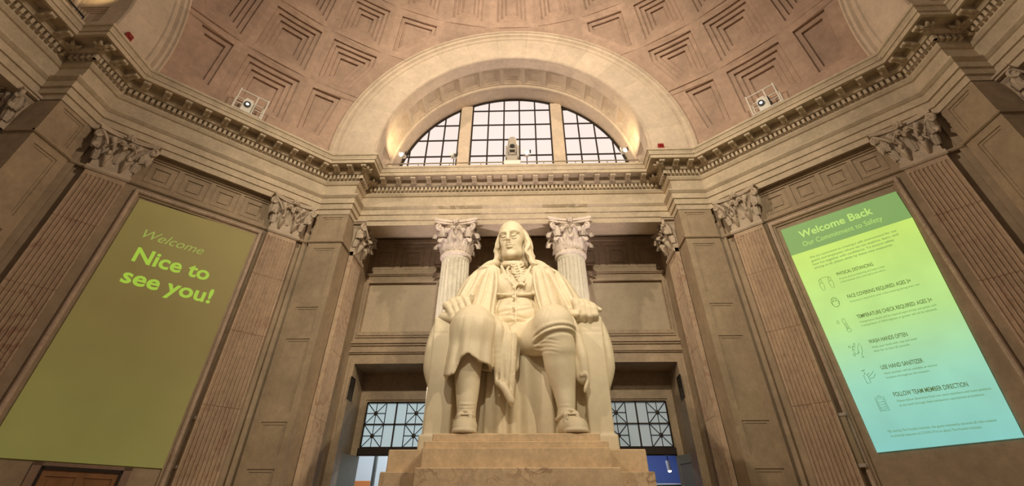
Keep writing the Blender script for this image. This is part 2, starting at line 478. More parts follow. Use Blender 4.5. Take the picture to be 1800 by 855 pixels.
def volute_mesh(sz=1.0):
    """stalk rising and rolling into a spiral in the x-z plane towards +x"""
    m = MB(); P = []; r = []
    for k in range(8):
        t = k/7; P.append((-.30*sz*(1-t), 0, -.42*sz + .42*sz*t**.75)); r.append(.035*sz + .022*sz*t)
    for k in range(1, 26):
        a = PI/2 - k*PI/7.5; q = .115*sz*(1-k/30)
        P.append((.0 + q*math.cos(a), 0, -.115*sz + q*math.sin(a))); r.append(.055*sz*(1-k/42))
    m.tube(P, r, 7, flat=.75)
    m.lathe([(.001, -.075), (.03, -.07), (.045, -.03), (.045, .03), (.03, .07), (.001, .075)], 8)
    V = m.V; L = len(V)-48
    m.V = [v if i < L else (v[0], v[2], v[1]-.115*sz) for i, v in enumerate(V)]
    return m.mesh('volute', True)


LEAF1 = leaf_mesh(.34, .145, 1.7); LEAF2 = leaf_mesh(.60, .135, 1.35); LEAF3 = leaf_mesh(.30, .11, 1.2)
VOL = volute_mesh(1.0); VOLS = volute_mesh(.62)


def fleuron_mesh():
    m = MB()
    for k in range(5):
        a = PI/2 + k*2*PI/5
        m.tube([(0, -.02, 0), (.06*math.cos(a), -.07, .06*math.sin(a)), (.11*math.cos(a), -.05, .11*math.sin(a))], [.02, .045, .02], 6)
    m.lathe([(.001, -.04), (.035, -.03), (.045, 0), (.001, .03)], 8, (0, -.08, 0))
    return m.mesh('fleuron', True)


FLEU = fleuron_mesh()


def dup_mat(me, mat):
    c = me.copy(); c.materials.clear(); c.materials.append(mat); return c


KIT = {}
for key, mat in (('col', CAPC), ('pil', CAPM)):
    KIT[key] = {n: dup_mat(m, mat) for n, m in (('l1', LEAF1), ('l2', LEAF2), ('l3', LEAF3), ('v', VOL), ('vs', VOLS), ('f', FLEU))}


def abacus_verts(hw, z0, z1, bow=.13, n=9, half=False):
    """four-sided slab with hollow sides and clipped corners"""
    L = []
    for k in range(4):
        A = Matrix.Rotation(k*PI/2, 3, 'Z')
        for i in range(n):
            t = -1 + 2*i/(n-1); tt = t*.93
            L.append(A @ Vector((tt*hw, -hw + bow*(1-tt*tt), 0)))
    if half: L = [p for p in L if True]
    return L


def round_capital(parent, mat=CAPC, H=1.09):
    k = KIT['col']
    mb = MB()
    mb.lathe([(.47, 0), (.445, .03), (.43, .30), (.44, .60), (.50, .82), (.60, .90), (.56, .93)], 32)
    L = abacus_verts(.76, 0, 0, .20)
    n = len(L)
    for (za, zb, sc) in ((.93, 1.00, .93), (1.00, 1.09, 1.0)):
        V = [(p.x*sc, p.y*sc, z) for z in (za, zb) for p in L]
        mb.add(V, [tuple(range(n))[::-1], tuple(range(n, 2*n))] + [(i, (i+1) % n, n+(i+1) % n, n+i) for i in range(n)])
    cap = mb.obj('capital', mat, parent, Matrix.Translation((0, 0, 8.76)))
    for i in range(8):
        A = Matrix.Rotation(i*PI/4, 4, 'Z')
        link('acanthus_leaf', k['l1'], None, cap, A @ Matrix.Translation((0, -.42, 0)))
        A = Matrix.Rotation((i+.5)*PI/4, 4, 'Z')
        link('acanthus_leaf', k['l2'], None, cap, A @ Matrix.Translation((0, -.41, 0.03)))
    for i in range(4):
        A = Matrix.Rotation(PI/4 + i*PI/2, 4, 'Z')
        link('volute', k['v'], None, cap, A @ Matrix.Translation((.80, 0, .91)))
        link('acanthus_leaf', k['l3'], None, cap, A @ Matrix.Translation((.62, 0, .48)) @ Matrix.Rotation(PI/2, 4, 'Z'))
        B = Matrix.Rotation(i*PI/2, 4, 'Z')
        link('fleuron', k['f'], None, cap, B @ Matrix.Translation((0, -.60, .99)))
        for s in (-1, 1):
            link('helix', k['vs'], None, cap, B @ Matrix.Translation((s*.11, -.53, .88)) @ Matrix.Rotation(0 if s < 0 else PI, 4, 'Z'))
    return cap


def fluted_shaft(parent, r_top=.455, r_bot=.53, z0=.5, z1=8.62):
    nf = 24; per = 8; n = nf*per; V = []; F = []
    Z = [z0, z0+.15, z0+.3, 3.5, 5.5, 7.0, 8.0, z1-.32, z1-.22, z1-.16, z1-.12, z1-.10, z1-.02, z1]
    for z in Z:
        t = (z-z0)/(z1-z0); r = r_bot + (r_top-r_bot)*t**1.3
        top = z1-.10 - z; dep = .034 if top > .12 else (.034*math.sqrt(max(0, 1-(1-top/.12)**2)) if top > 0 else 0)
        for k in range(n):
            f = (k % per)/per
            d = dep*math.sin(PI*min(1, f/.80))**.6 if f < .80 else 0
            a = 2*PI*k/n + .06
            V.append(((r-d)*math.cos(a), (r-d)*math.sin(a), z))
    for j in range(len(Z)-1):
        for k in range(n): F.append((j*n+k, j*n+(k+1) % n, (j+1)*n+(k+1) % n, (j+1)*n+k))
    return link('shaft', mesh('shaft', V, F), SHAFT, parent)


for x, lab in ((-1.92, "pale fluted marble column behind the statue's shoulder, left of its head"),
               (1.92, "pale fluted marble column behind the statue's shoulder, right of its head")):
    c = thing('column', lab, 'column', (x, 12.03, 0), 'free-standing columns of the niche')
    fluted_shaft(c)
    mb = MB(); mb.lathe([(.455, 8.60), (.50, 8.62), (.525, 8.66), (.525, 8.70), (.50, 8.74), (.455, 8.77)], 40)
    mb.obj('astragal', CAPC, c, smooth=True)
    mb = MB(); mb.lathe([(.74, 0), (.74, .2), (.70, .22), (.72, .3), (.66, .36), (.60, .38), (.62, .44), (.56, .5), (.53, .5)], 40)
    mb.obj('base', SHAFT, c)
    round_capital(c)


def flat_capital(parent, M, w, H=1.05, mat=CAPM):
    """capital of a pilaster: local x along the wall, front plane y=0, out = -y, foot z=0"""
    k = KIT['pil']; hw = w/2
    mb = MB()
    prof = [(0, 0, 0), (.3, 0, .0), (.62, .03, .03), (.82, .08, .09), (.90, .14, .16), (.93, .12, .12)]
    V = []; F = []
    for z, ex, ey in prof: V += [(-hw-ex, -ey, z*H/1.05), (hw+ex, -ey, z*H/1.05), (hw+ex, .22, z*H/1.05), (-hw-ex, .22, z*H/1.05)]
    for j in range(len(prof)-1):
        for i in range(4): F.append((4*j+i, 4*j+(i+1) % 4, 4*j+4+(i+1) % 4, 4*j+4+i))
    mb.add(V, F)
    # hollow-fronted abacus
    n = 11
    for za, zb, q in ((.93, .985, .94), (.985, H+.01, 1.0)):
        fr = []
        W = hw+.27
        for i in range(n):
            t = -1+2*i/(n-1); fr.append((t*W*q, -(.30 - .17*(1-t*t))*q))
        fr += [(W*q, .22), (-W*q, .22)]
        m = len(fr); V = [(x, y, z) for z in (za, zb) for x, y in fr]
        mb.add(V, [tuple(range(m))[::-1], tuple(range(m, 2*m))] + [(i, (i+1) % m, m+(i+1) % m, m+i) for i in range(m)])
    cap = mb.obj('capital', mat, parent, M)
    for u in (-hw*.50, hw*.50):
        q = MB(); V0 = 0
        q.tube([(u*.9, -.01, .04), (u*.95, -.05, .20), (u, -.10, .34), (u, -.15, .40), (u, -.19, .37), (u, -.19, .31)], [.05, .09, .13, .12, .08, .03], 9, flat=.55)
        q.obj('water_leaf', mat, cap, smooth=True)
        q = MB(); q.tube([(u*.75, -.03, .36), (u*.8, -.06, .55), (u*1.1, -.12, .70), (u*1.5, -.20, .84)], [.035, .045, .055, .07], 7); q.obj('stalk', mat, cap, smooth=True)
    link('acanthus_leaf', k['l2'], None, cap, T((0, .02, .22)) @ Matrix.Diagonal((.62, .9, .62, 1)))
    for s in (-1, 1): link('acanthus_leaf', k['l1'], None, cap, T((s*hw*.98, .02, .16)) @ Matrix.Rotation(s*.6, 4, 'Z') @ Matrix.Diagonal((.55, .9, .95, 1)))
    for s in (-1, 1):
        A = T((s*(hw+.16), -.20, .91)) @ Matrix.Rotation(0 if s > 0 else PI, 4, 'Z') @ Matrix.Rotation(-.5*s*(1 if s > 0 else 1)*(1 if s > 0 else -1), 4, 'Z')
        link('volute', k['v'], None, cap, A)
        link('acanthus_leaf', k['l3'], None, cap, T((s*(hw+.10), -.10, .42)) @ Matrix.Rotation(s*.5, 4, 'Z'))
        link('helix', k['vs'], None, cap, T((s*.10, -.16, .86)) @ Matrix.Rotation(0 if s < 0 else PI, 4, 'Z'))
    link('fleuron', k['f'], None, cap, T((0, -.17, .97)))
    link('fleuron', k['f'], None, cap, T((0, -.10, .72)) @ Matrix.Scale(.8, 4))
    return cap


def pilaster(lab, M, w=.88, th=.24, nf=9, z0=.5, z1=8.62, grp=None, H=1.03, z_cap=8.76):
    """fluted pilaster: local x along wall, front y=0, back y=th"""
    p = thing('pilaster', lab, 'pilaster', (0, 0, 0), grp); p.matrix_world = M
    hw = w/2; mb = MB()
    # front with flutes
    pitch = (w-.06)/nf; xs = [-hw]; 
    JZ = (2.15, 3.95, 5.7, 7.3)
    Z = [z0, z0+.3] + [q+e for q in JZ for e in (-.010, -.004, .004, .010)] + [z1-.34, z1-.24, z1-.18, z1-.14, z1-.12, z1]
    cols = [(-hw, 0.0)]
    for k in range(nf):
        a = -hw+.03+pitch*(k+.13); b = -hw+.03+pitch*(k+.87)
        for q in range(6): cols.append((a+(b-a)*q/5, math.sin(PI*q/5)))
    cols.append((hw, 0.0))
    V = []; n = len(cols)
    for z in Z:
        top = z1-.12 - z; dep = .05 if top > .12 else (.05*math.sqrt(max(0, 1-(1-top/.12)**2)) if top > 0 else 0)
        jd = .014 if any(abs(z-q) < .006 for q in JZ) else 0
        V += [(x, dep*s+jd, z) for x, s in cols]
    F = [(j*n+i, j*n+i+1, (j+1)*n+i+1, (j+1)*n+i) for j in range(len(Z)-1) for i in range(n-1)]
    mb.add(V, F)
    for s in (-hw, hw): mb.quad((s, 0, z0), (s, th, z0), (s, th, z1), (s, 0, z1))
    mb.obj('shaft', FLUTE, p)
    mb = MB()
    astragal(mb, -hw-.04, hw+.04, 0, 8.62, .06, .14)
    mb.obj('astragal', CAPM, p)
    mb = MB(); mb.bbox(-hw-.12, hw+.12, -.12, th, 0, .2, .02); mb.bbox(-hw-.09, hw+.09, -.09, th, .2, .34, .03); mb.bbox(-hw-.05, hw+.05, -.05, th, .34, .5, .02)
    mb.obj('base', LIMED, p)
    flat_capital(p, Matrix.Translation((0, 0, z_cap)), w, H)
    return p


for az, u, lab in ((-45, 2.27, 'brown fluted pilaster just right of the dim olive welcome projection'),
                   (-45, -2.27, 'wide brown fluted pilaster left of the dim olive welcome projection'),
                   (45, -2.22, 'reddish fluted pilaster just left of the bright green safety notice'),
                   (45, 2.25, 'large fluted pilaster right of the bright green safety notice')):
    pilaster(lab, face(az) @ Matrix.Translation((u, DP+.005, 0)), grp='pilasters of the diagonal walls')
RZ = lambda a: Matrix.Rotation(a, 4, 'Z')
# pilasters on the pier returns, facing across the niche
pilaster("narrow fluted pilaster on the pier's inner side, left of the statue's niche", T((-XR+.14, 12.03, 0)) @ RZ(PI/2), th=.14, w=.90, grp='niche end pilasters')
pilaster("narrow fluted pilaster on the pier's inner side, right of the statue's niche", T((XR-.14, 12.03, 0)) @ RZ(-PI/2), th=.14, w=.90, grp='niche end pilasters')
pilaster('dark pilaster with carved capital cut by the left edge of the view', face(-90) @ T((XR-.14, 12.03, 0)) @ RZ(-PI/2), th=.14, w=.90, grp='side niche end pilasters')
pilaster('dark pilaster with carved capital cut by the upper right edge of the view', face(90) @ T((-XR+.14, 12.03, 0)) @ RZ(PI/2), th=.14, w=.90, grp='side niche end pilasters')

# ------------------------------------------------------------ niche back walls
def back_wall(az, name, doors=True):
    M = face(az); mb = MB(M); y = YB; R = []
    W = XR+.02
    # frieze of sunk squares high on the wall
    R += [(-W, W, 8.80, 8.90, y-.06), (-W, W, 8.84, 8.88, y-.10), (-W, W, 10.12, 10.25, y-.08)]
    for k in range(10):
        c = -4.86 + 1.08*k
        for hw, dp in ((.44, .03), (.38, .015), (.26, .05), (.20, .03)):
            R.append((c-hw, c+hw, 9.50-hw*1.1, 9.50+hw*1.1, y+dp))
    for a, b in ((-5.22, -2.78), (-1.6, 1.6), (2.78, 5.22)):
        R += [(a-.10, b+.10, 6.62, 8.62, y-.04), (a-.05, b+.05, 6.68, 8.57, y-.07), (a, b, 6.80, 8.52, y+.07)]
    # string courses over the doors
    R += [(-W, W, 6.36, 6.42, y-.05), (-W, W, 6.42, 6.50, y-.10), (-W, W, 6.10, 6.14, y-.05), (-W, W, 6.14, 6.21, y-.09)]
    for sg in (-1, 1):
        a, b = sorted((sg*2.70, sg*5.16))
        if doors: R += [(a-.14, b+.14 if b > 0 else b+.14, 0, 5.93, y-.03), (a, b, 0, 5.80, None)]
    mb.relief(-W, W, 0, 11.6, y, R)
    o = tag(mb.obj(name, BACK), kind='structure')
    for a, b in ((-5.22, -2.78), (-1.6, 1.6), (2.78, 5.22)):
        m2 = MB(M); m2.bbox(a+.02, b-.02, y+.055, y+.09, 6.82, 8.50, .01); m2.obj('marble_panel', PANEL, o)
    mb = MB(M); mb.box(-W, W, YR, YB+.05, 10.3, 10.4); tag(mb.obj('ceiling_' + name[5:], BACK), kind='structure')
    return o


back_wall(0, 'wall_north'); back_wall(-90, 'wall_west', False); back_wall(90, 'wall_east', False)

# door recesses with bronze transom grilles
for sg, gl, nm in ((-1, GLASSB, 'left'), (1, GLASSG, 'right')):
    a, b = 2.70, 5.16; YG = 14.85
    mb = MB()
    xa, xb = sorted((sg*a, sg*b))
    mb.quad((xa, YB-.03, 5.8), (xb, YB-.03, 5.8), (xb, YG, 5.8), (xa, YG, 5.8))
    for x in (xa, xb): mb.quad((x, YB-.03, 0), (x, YG, 0), (x, YG, 5.8), (x, YB-.03, 5.8))
    ga, gb = sorted((sg*2.93, sg*4.90))
    mb.relief(xa, xb, 0, 5.8, YG, [(ga-.12, gb+.12, 0, 5.08, YG-.04), (ga-.05, gb+.05, 0, 5.0, YG), (ga, gb, 0, 4.93, None)])
    wl = tag(mb.obj('wall_door_recess_' + nm, BACK), kind='structure')
    # dark louvred grille on the jamb
    v = thing('vent_grille', 'black louvred vent high on the %s jamb of the %s doorway' % (('left', 'left') if sg < 0 else ('right', 'right')), 'vent', (sg*5.16, 13.72, 5.1))
    mb = MB()
    x0, x1 = sorted((0, -sg*.02))
    for (y0, y1, z0, z1) in ((-.22, -.19, -.32, .32), (.19, .22, -.32, .32), (-.22, .22, -.32, -.29), (-.22, .22, .29, .32)): mb.box(x0, x1, y0, y1, z0, z1)
    mb.obj('vent_frame', BLACK, v)
    for k in range(9):
        mb = MB(); z = -.26+.065*k; mb.box(x0, x1, -.19, .19, z, z+.035); mb.obj('slat', BLACK, v)
    # transom window
    wn = tag(link('window_%d' % (2 if sg < 0 else 3), None), kind='structure')
    cx = (ga+gb)/2; z0, z1 = 3.66, 4.93; zm = (z0+z1)/2; hs = (z1-z0)/2
    def bar(m, p, q, r): m.tube([p, q], r, 4)
    mb = MB(); y = YG+.03
    mb.box(ga, gb, y-.03, y+.03, z1-.03, z1+.02); mb.box(ga, gb, y-.03, y+.03, z0-.03, z0+.02); mb.box(ga, gb, y-.03, y+.03, zm-.022, zm+.022)
    for x in (ga, gb, cx): mb.box(x-.022, x+.022, y-.03, y+.03, z0, z1)
    mb.obj('bronze_frame', BRONZE, wn)
    sq = .64
    for ex, s2 in ((ga, 1), (gb, -1)):
        for j in (0, 1):
            xs0, xs1 = sorted((ex, ex+s2*sq)); zc = z0 + hs*(j+.5); xc = (xs0+xs1)/2
            mb = MB(); r = .013
            for (px, pz) in ((xs0, z0+hs*j), (xs1, z0+hs*j), (xs0, z0+hs*(j+1)), (xs1, z0+hs*(j+1)), (xc, z0+hs*j), (xc, z0+hs*(j+1)), (xs0, zc), (xs1, zc)):
                bar(mb, (xc, y, zc), (px, y, pz), r)
            bar(mb, (ex+s2*sq, y, z0+hs*j), (ex+s2*sq, y, z0+hs*(j+1)), .016)
            V0 = len(mb.V); mb.lathe([(.001, -.025), (.055, -.02), (.068, 0), (.055, .02), (.001, .025)], 12)
            mb.V = mb.V[:V0] + [(xc+v[0], y-v[2], zc+v[1]) for v in mb.V[V0:]]
            mb.obj('star_bars', BRONZE, wn)
            mb = MB(); mb.box(xs0+.01, xs1-.01, y+.035, y+.045, z0+hs*j+.01, z0+hs*(j+1)-.01); mb.obj('glass_pane', gl, wn)
    for j in (0, 1):
        for q in (-1, 1):
            x0, x1 = sorted((cx, cx+q*(cx-ga-sq))); mb = MB(); mb.box(x0+.01, x1-.01, y+.035, y+.045, z0+hs*j+.01, z0+hs*(j+1)-.01)
            mb.obj('glass_pane', gl, wn)
    # heavy transom bar over the open doors
    mb = MB(); mb.bbox(ga-.04, gb+.04, YG-.10, YG+.1, 3.44, 3.64, .02); tag(mb.obj('trim_%d' % (20 if sg < 0 else 21), BRONZE), kind='structure')
    # door leaf swung open
    d = tag(link('door_%d' % (2 if sg < 0 else 3), None), kind='structure'); d.location = (sg*4.90, YG-.02, 0)
    d.rotation_euler = (0, 0, (PI*.62 if sg > 0 else PI*.38))
    d.rotation_euler[2] = math.radians(-68 if sg > 0 else -112)
    mb = MB(); mb.relief(0, .95, 0, 3.42, 0, [(.1, .85, .3, 1.6, .02), (.1, .85, 1.8, 3.2, .02)]); mb.box(0, .95, .021, .05, 0, 3.42); mb.obj('door_leaf', GREYL, d)
    mb = MB(); mb.tube([(.88, -.02, 1.0), (.88, -.07, 1.05), (.88, -.07, 1.55), (.88, -.02, 1.6)], .014, 6); mb.obj('door_handle', BRASS, d)
    # room beyond the doors
    rm = MB(); xs = (sg*1.9, sg*6.2); x0, x1 = min(xs), max(xs)
    rm.quad((x0, 19, 0), (x1, 19, 0), (x1, 19, 5.6), (x0, 19, 5.6))
    for x in (x0, x1): rm.quad((x, YG+.25, 0), (x, 19, 0), (x, 19, 5.6), (x, YG+.25, 5.6))
    rm.quad((x0, YG+.25, 5.6), (x1, YG+.25, 5.6), (x1, 19, 5.6), (x0, 19, 5.6))
    tag(rm.obj('wall_lobby_' + nm, WHITEW if sg < 0 else BLUEW), kind='structure')
    rm = MB(); rm.box(x0, x1, YG, 19, -.15, 0); tag(rm.obj('floor_lobby_' + nm, FLOORM), kind='structure')
    lamp('POINT', 'lobby_lamp', (sg*4.0, 16.6, 4.3), None, 110 if sg < 0 else 40, (.85, .93, 1.0) if sg < 0 else (.75, .82, 1.0), .15)

# things glimpsed through the doors
c = thing('lobby_post', 'slim grey post seen through the left doorway behind the pedestal', 'post', (-4.70, 16.2, 0))
mb = MB(); mb.tube([(0, 0, 0), (0, 0, 5.58)], .07, 12); mb.obj('pole', GREYL, c)
mb = MB(); mb.lathe([(.16, 0), (.16, .03), (.08, .06)], 16); mb.obj('foot', GREYL, c)
b = thing('exhibit_board', 'orange and white board low in the left doorway', 'board', (-5.45, 17.6, 0))
mb = MB(); mb.bbox(-.45, .30, -.03, .03, 1.9, 3.0, .01); mb.obj('board', ORANGE, b)
mb = MB(); mb.box(-.40, -.35, -.02, .02, 0, 1.9); mb.box(.20, .25, -.02, .02, 0, 1.9); mb.obj('stand', GREYL, b)
t = thing('track_spotlight', 'small lit spotlight hanging in the blue room behind the right doorway', 'lamp', (5.02, 16.4, 2.97))
mb = MB(); mb.tube([(0, 0, .5), (0, 0, 2.63)], .015, 6); mb.obj('hanger', BLACK, t)
mb = MB(); mb.tube([(0, .06, .48), (0, -.02, .2)], .07, 12); mb.obj('lamp_housing', WHITE, t)
mb = MB(); mb.tube([(0, -.022, .195), (0, -.024, .19)], .055, 12); mb.obj('lamp_face', BULB, t)
lamp('SPOT', 'blue_room_spot', (5.02, 16.3, 3.1), (5.1, 19, 3.1), 25, (.9, .95, 1), .03, 50)
cbl = thing('counter', 'black counter front low in the right doorway', 'counter', (4.8, 18.2, 0))
mb = MB(); mb.bbox(-1.2, 1.2, -.3, .3, 0, 2.90, .02); mb.obj('counter_body', BLACK, cbl)
mb = MB(); mb.bbox(-1.25, 1.25, -.35, .35, 2.90, 2.94, .01); mb.obj('counter_top', WHITE, cbl)

# ------------------------------------------------------------ dome with sunk coffers
dome = tag(link('ceiling', None), kind='structure')


def sph(a, e, r=RS):
    a = math.radians(a); e = math.radians(e)
    return (r*math.cos(e)*math.sin(a), r*math.cos(e)*math.cos(a), ZS + r*math.sin(e))


def adist(a, e):
    best = 999
    for a0 in (-90, 0, 90):
        best = min(best, math.degrees(math.acos(max(-1, min(1, math.cos(math.radians(e))*math.cos(math.radians(a-a0)))))))
    return best


def clip_arch(P, alpha):
    """cut a convex polygon by the secant of the arch circle"""
    D = [(a, e, adist(a, e)-alpha) for a, e in P]
    # densify
    Q = []
    for i in range(len(P)):
        a, b = P[i], P[(i+1) % len(P)]
        for k in range(12):
            t = k/12; q = (a[0]+(b[0]-a[0])*t, a[1]+(b[1]-a[1])*t); Q.append((q, adist(*q)-alpha))
    if all(q[1] >= 0 for q in Q): return P
    if all(q[1] < 0 for q in Q): return None
    cr = []
    for i in range(len(Q)):
        (p, d1), (q, d2) = Q[i], Q[(i+1) % len(Q)]
        if (d1 < 0) != (d2 < 0):
            t = d1/(d1-d2); cr.append((p[0]+(q[0]-p[0])*t, p[1]+(q[1]-p[1])*t))
    if len(cr) < 2: return P
    (x1, y1), (x2, y2) = cr[0], cr[1]
    nx, ny = y1-y2, x2-x1
    ins = [q for q in Q if q[1] >= 0]
    far = max(Q, key=lambda q: q[1])[0]
    if nx*(far[0]-x1)+ny*(far[1]-y1) < 0: nx, ny = -nx, -ny
    out = []
    for i in range(len(P)):
        a, b = P[i], P[(i+1) % len(P)]
        da = nx*(a[0]-x1)+ny*(a[1]-y1); db = nx*(b[0]-x1)+ny*(b[1]-y1)
        if da >= 0: out.append(a)
        if (da < 0) != (db < 0):
            t = da/(da-db); out.append((a[0]+(b[0]-a[0])*t, a[1]+(b[1]-a[1])*t))
    return out if len(out) >= 3 else None


def area(P): return sum(P[i][0]*P[(i+1) % len(P)][1]-P[(i+1) % len(P)][0]*P[i][1] for i in range(len(P)))/2


def inset(P, d, ce):
    """inset a convex CCW polygon by d degrees of arc (az scaled by cos el); edges may vanish"""
    S = [(a*ce, e) for a, e in P]; n = len(S); out = list(S)
    for i in range(n):
        x1, y1 = S[i]; x2, y2 = S[(i+1) % n]; L = math.hypot(x2-x1, y2-y1)
        if L < 1e-6: continue
        nx, ny = -(y2-y1)/L, (x2-x1)/L; c = nx*x1+ny*y1+d; new = []
        for j in range(len(out)):
            p, q = out[j], out[(j+1) % len(out)]; dp = nx*p[0]+ny*p[1]-c; dq = nx*q[0]+ny*q[1]-c
            if dp >= 0: new.append(p)
            if (dp < 0) != (dq < 0):
                t = dp/(dp-dq); new.append((p[0]+(q[0]-p[0])*t, p[1]+(q[1]-p[1])*t))
        out = new
        if len(out) < 3: return None
    cl = []
    for p in out:
        if not cl or math.hypot(p[0]-cl[-1][0], p[1]-cl[-1][1]) > .12: cl.append(p)
    if len(cl) > 1 and math.hypot(cl[0][0]-cl[-1][0], cl[0][1]-cl[-1][1]) < .12: cl.pop()
    if len(cl) < 3 or area(cl) < .35: return None
    return [(x/ce, y) for x, y in cl]


def dens(P, k):
    Q = []
    for i in range(len(P)):
        a, b = P[i], P[(i+1) % len(P)]
        for j in range(k): Q.append((a[0]+(b[0]-a[0])*j/k, a[1]+(b[1]-a[1])*j/k))
    return Q


ROWS = [(-3, 11.7, 1.5, 10.5, 4.45), (11.7, 22.8, 12.9, 21.6, 4.4), (22.8, 33.2, 24.0, 31.8, 4.15), (33.2, 43.0, 34.5, 41.6, 3.8), (43.0, 52, 44.2, 50.6, 3.4)]
STEP, DEP = .80, .095
for (e0, e1, c0, c1, hw) in ROWS:
    for k in range(-9, 10):
        ac = 11.25*k; cell = [(ac-5.625, e0), (ac+5.625, e0), (ac+5.625, e1), (ac-5.625, e1)]
        cell = clip_arch(cell, 30.0)
        if cell is None or area(cell) < .5: continue
        cof = clip_arch([(ac-hw, c0), (ac+hw, c0), (ac+hw, c1), (ac-hw, c1)], 34.6)
        ce = math.cos(math.radians((c0+c1)/2))
        if cof is not None:
            # merge near-duplicate corners
            cc = []
            for p in cof:
                if not cc or math.hypot(p[0]-cc[-1][0], p[1]-cc[-1][1]) > .35: cc.append(p)
            if math.hypot(cc[0][0]-cc[-1][0], cc[0][1]-cc[-1][1]) < .35: cc.pop()
            cof = cc if len(cc) >= 3 and area(cc) > 1.5 else None
        outer = dens(cell, 6)
        V = [sph(*p) for p in outer]
        if cof:
            inner = dens(cof, 6); loops = [[Vector((p[0], p[1], 0)) for p in outer], [Vector((p[0], p[1], 0)) for p in inner]]
            tri = tessellate_polygon(loops); V += [sph(*p) for p in inner]
        else:
            tri = tessellate_polygon([[Vector((p[0], p[1], 0)) for p in outer]])
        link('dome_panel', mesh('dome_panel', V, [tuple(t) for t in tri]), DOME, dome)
        if cof:
            mb = MB(); P = cof; r = RS; m = 4
            for s in range(4):
                nxt = inset(P, STEP, ce)
                A = dens(P, m); n = len(A)
                if nxt is None and s: break
                mb.add([sph(*p, r) for p in A] + [sph(*p, r+DEP) for p in A], [(i, (i+1) % n, n+(i+1) % n, n+i) for i in range(n)])
                r += DEP
                if nxt is None: break
                B = dens(nxt, m)
                tri = tessellate_polygon([[Vector((p[0], p[1], 0)) for p in A], [Vector((p[0], p[1], 0)) for p in B]])
                mb.add([sph(*p, r) for p in A+B], [tuple(t) for t in tri]); P = nxt
            A = dens(P, m); n = len(A); ctr = (sum(p[0] for p in A)/n, sum(p[1] for p in A)/n)
            mb.add([sph(*p, r) for p in A] + [sph(*ctr, r)], [(i, (i+1) % n, n) for i in range(n)])
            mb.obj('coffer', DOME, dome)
# plain crown of the dome
V = []; F = []; na = 60
for j in range(9):
    e = 52 + 38*j/8
    for i in range(na+1): V.append(sph(-106.875 + 213.75*i/na, e))
for j in range(8):
    for i in range(na): a = j*(na+1)+i; F.append((a, a+1, a+na+2, a+na+1))
link('crown', mesh('crown', V, F, True), DOME, dome)

# ------------------------------------------------------------ lunette arches


def ring_seg(prof, a0, a1, n, mb):
    """sweep (radius, y) profile round the arch axis; angle measured from straight up"""
    V = []; m = len(prof)
    for j in range(n+1):
        a = a0 + (a1-a0)*j/n
        V += [(r*math.sin(a), y, r*math.cos(a)) for r, y in prof]
    F = [(j*m+k, (j+1)*m+k, (j+1)*m+k+1, j*m+k+1) for j in range(n) for k in range(m-1)]
    F += [tuple(range(m)), tuple(n*m+k for k in range(m))[::-1]]
    mb.add(V, F)


VPROF = [(R1+.02, WA+.5), (R1+.02, WA-.02), (R1-.02, WA-.12), (R1-.09, WA-.13), (R1-.11, WA-.06), (R1-.20, WA-.05), (R1-.25, WA+.04), (R1-.29, WA+.04), (R1-.32, WA-.02), (R1-.45, WA-.02),
         (R1-.48, WA+.03), (R2+.10, WA+.03), (R2+.08, WA+.01), (R2+.03, WA+.0), (R2, WA+.05), (R2, WA+.6)]
NV = 15; dv = math.radians(190)/NV
mb = MB(); ring_seg(VPROF, -dv/2+.0003, dv/2-.0003, 9, mb)
VOUSS = mb.mesh('voussoir'); VOUSS.materials.append(ARCH)
NS = 17; ds = math.radians(187)/NS


def soffit_mesh():
    """one bay of the barrel soffit: a sunk square coffer, then a roll moulding and a plain band to the window"""
    mb = MB(); n = 8; h = ds/2
    ya, yb = WA+.05, 11.62

    def P(a, y, d): r = R2 + d; return (r*math.sin(a), y, r*math.cos(a))
    A = [-h, -h*.82, -h*.70, -h*.56, -h*.42, h*.42, h*.56, h*.70, h*.82, h]
    cy = (ya+yb)/2+.04; hy = [.60, .51, .41, .31]
    Y = [ya] + [cy-q for q in hy] + [cy+q for q in hy[::-1]] + [yb]
    lv = lambda i, j: min(min(i, len(A)-2-i), min(j, len(Y)-2-j))
    dep = [0, .022, .040, .058, .072]
    for i in range(len(A)-1):
        for j in range(len(Y)-1):
            l = lv(i, j); d = dep[l]
            sub = 2
            for q in range(sub):
                a0 = A[i]+(A[i+1]-A[i])*q/sub; a1 = A[i]+(A[i+1]-A[i])*(q+1)/sub
                mb.quad(P(a0, Y[j], d), P(a1, Y[j], d), P(a1, Y[j+1], d), P(a0, Y[j+1], d))
            if i+1 < len(A)-1 and lv(i+1, j) != l:
                e = dep[lv(i+1, j)]; mb.quad(P(A[i+1], Y[j], d), P(A[i+1], Y[j], e), P(A[i+1], Y[j+1], e), P(A[i+1], Y[j+1], d))
            if j+1 < len(Y)-1 and lv(i, j+1) != l:
                e = dep[lv(i, j+1)]; mb.quad(P(A[i], Y[j+1], d), P(A[i+1], Y[j+1], d), P(A[i+1], Y[j+1], e), P(A[i], Y[j+1], e))
    prof = [(0, yb), (-.05, yb+.02), (-.07, yb+.07), (-.04, yb+.12), (-.04, yb+.16), (.0, yb+.18), (.0, YW+.12)]
    m = len(prof); V = []
    for j in range(5):
        a = -h+2*h*j/4; V += [P(a, y, d) for d, y in prof]
    mb.add(V, [(j*m+k, (j+1)*m+k, (j+1)*m+k+1, j*m+k+1) for j in range(4) for k in range(m-1)])
    return mb.mesh('soffit_coffer')


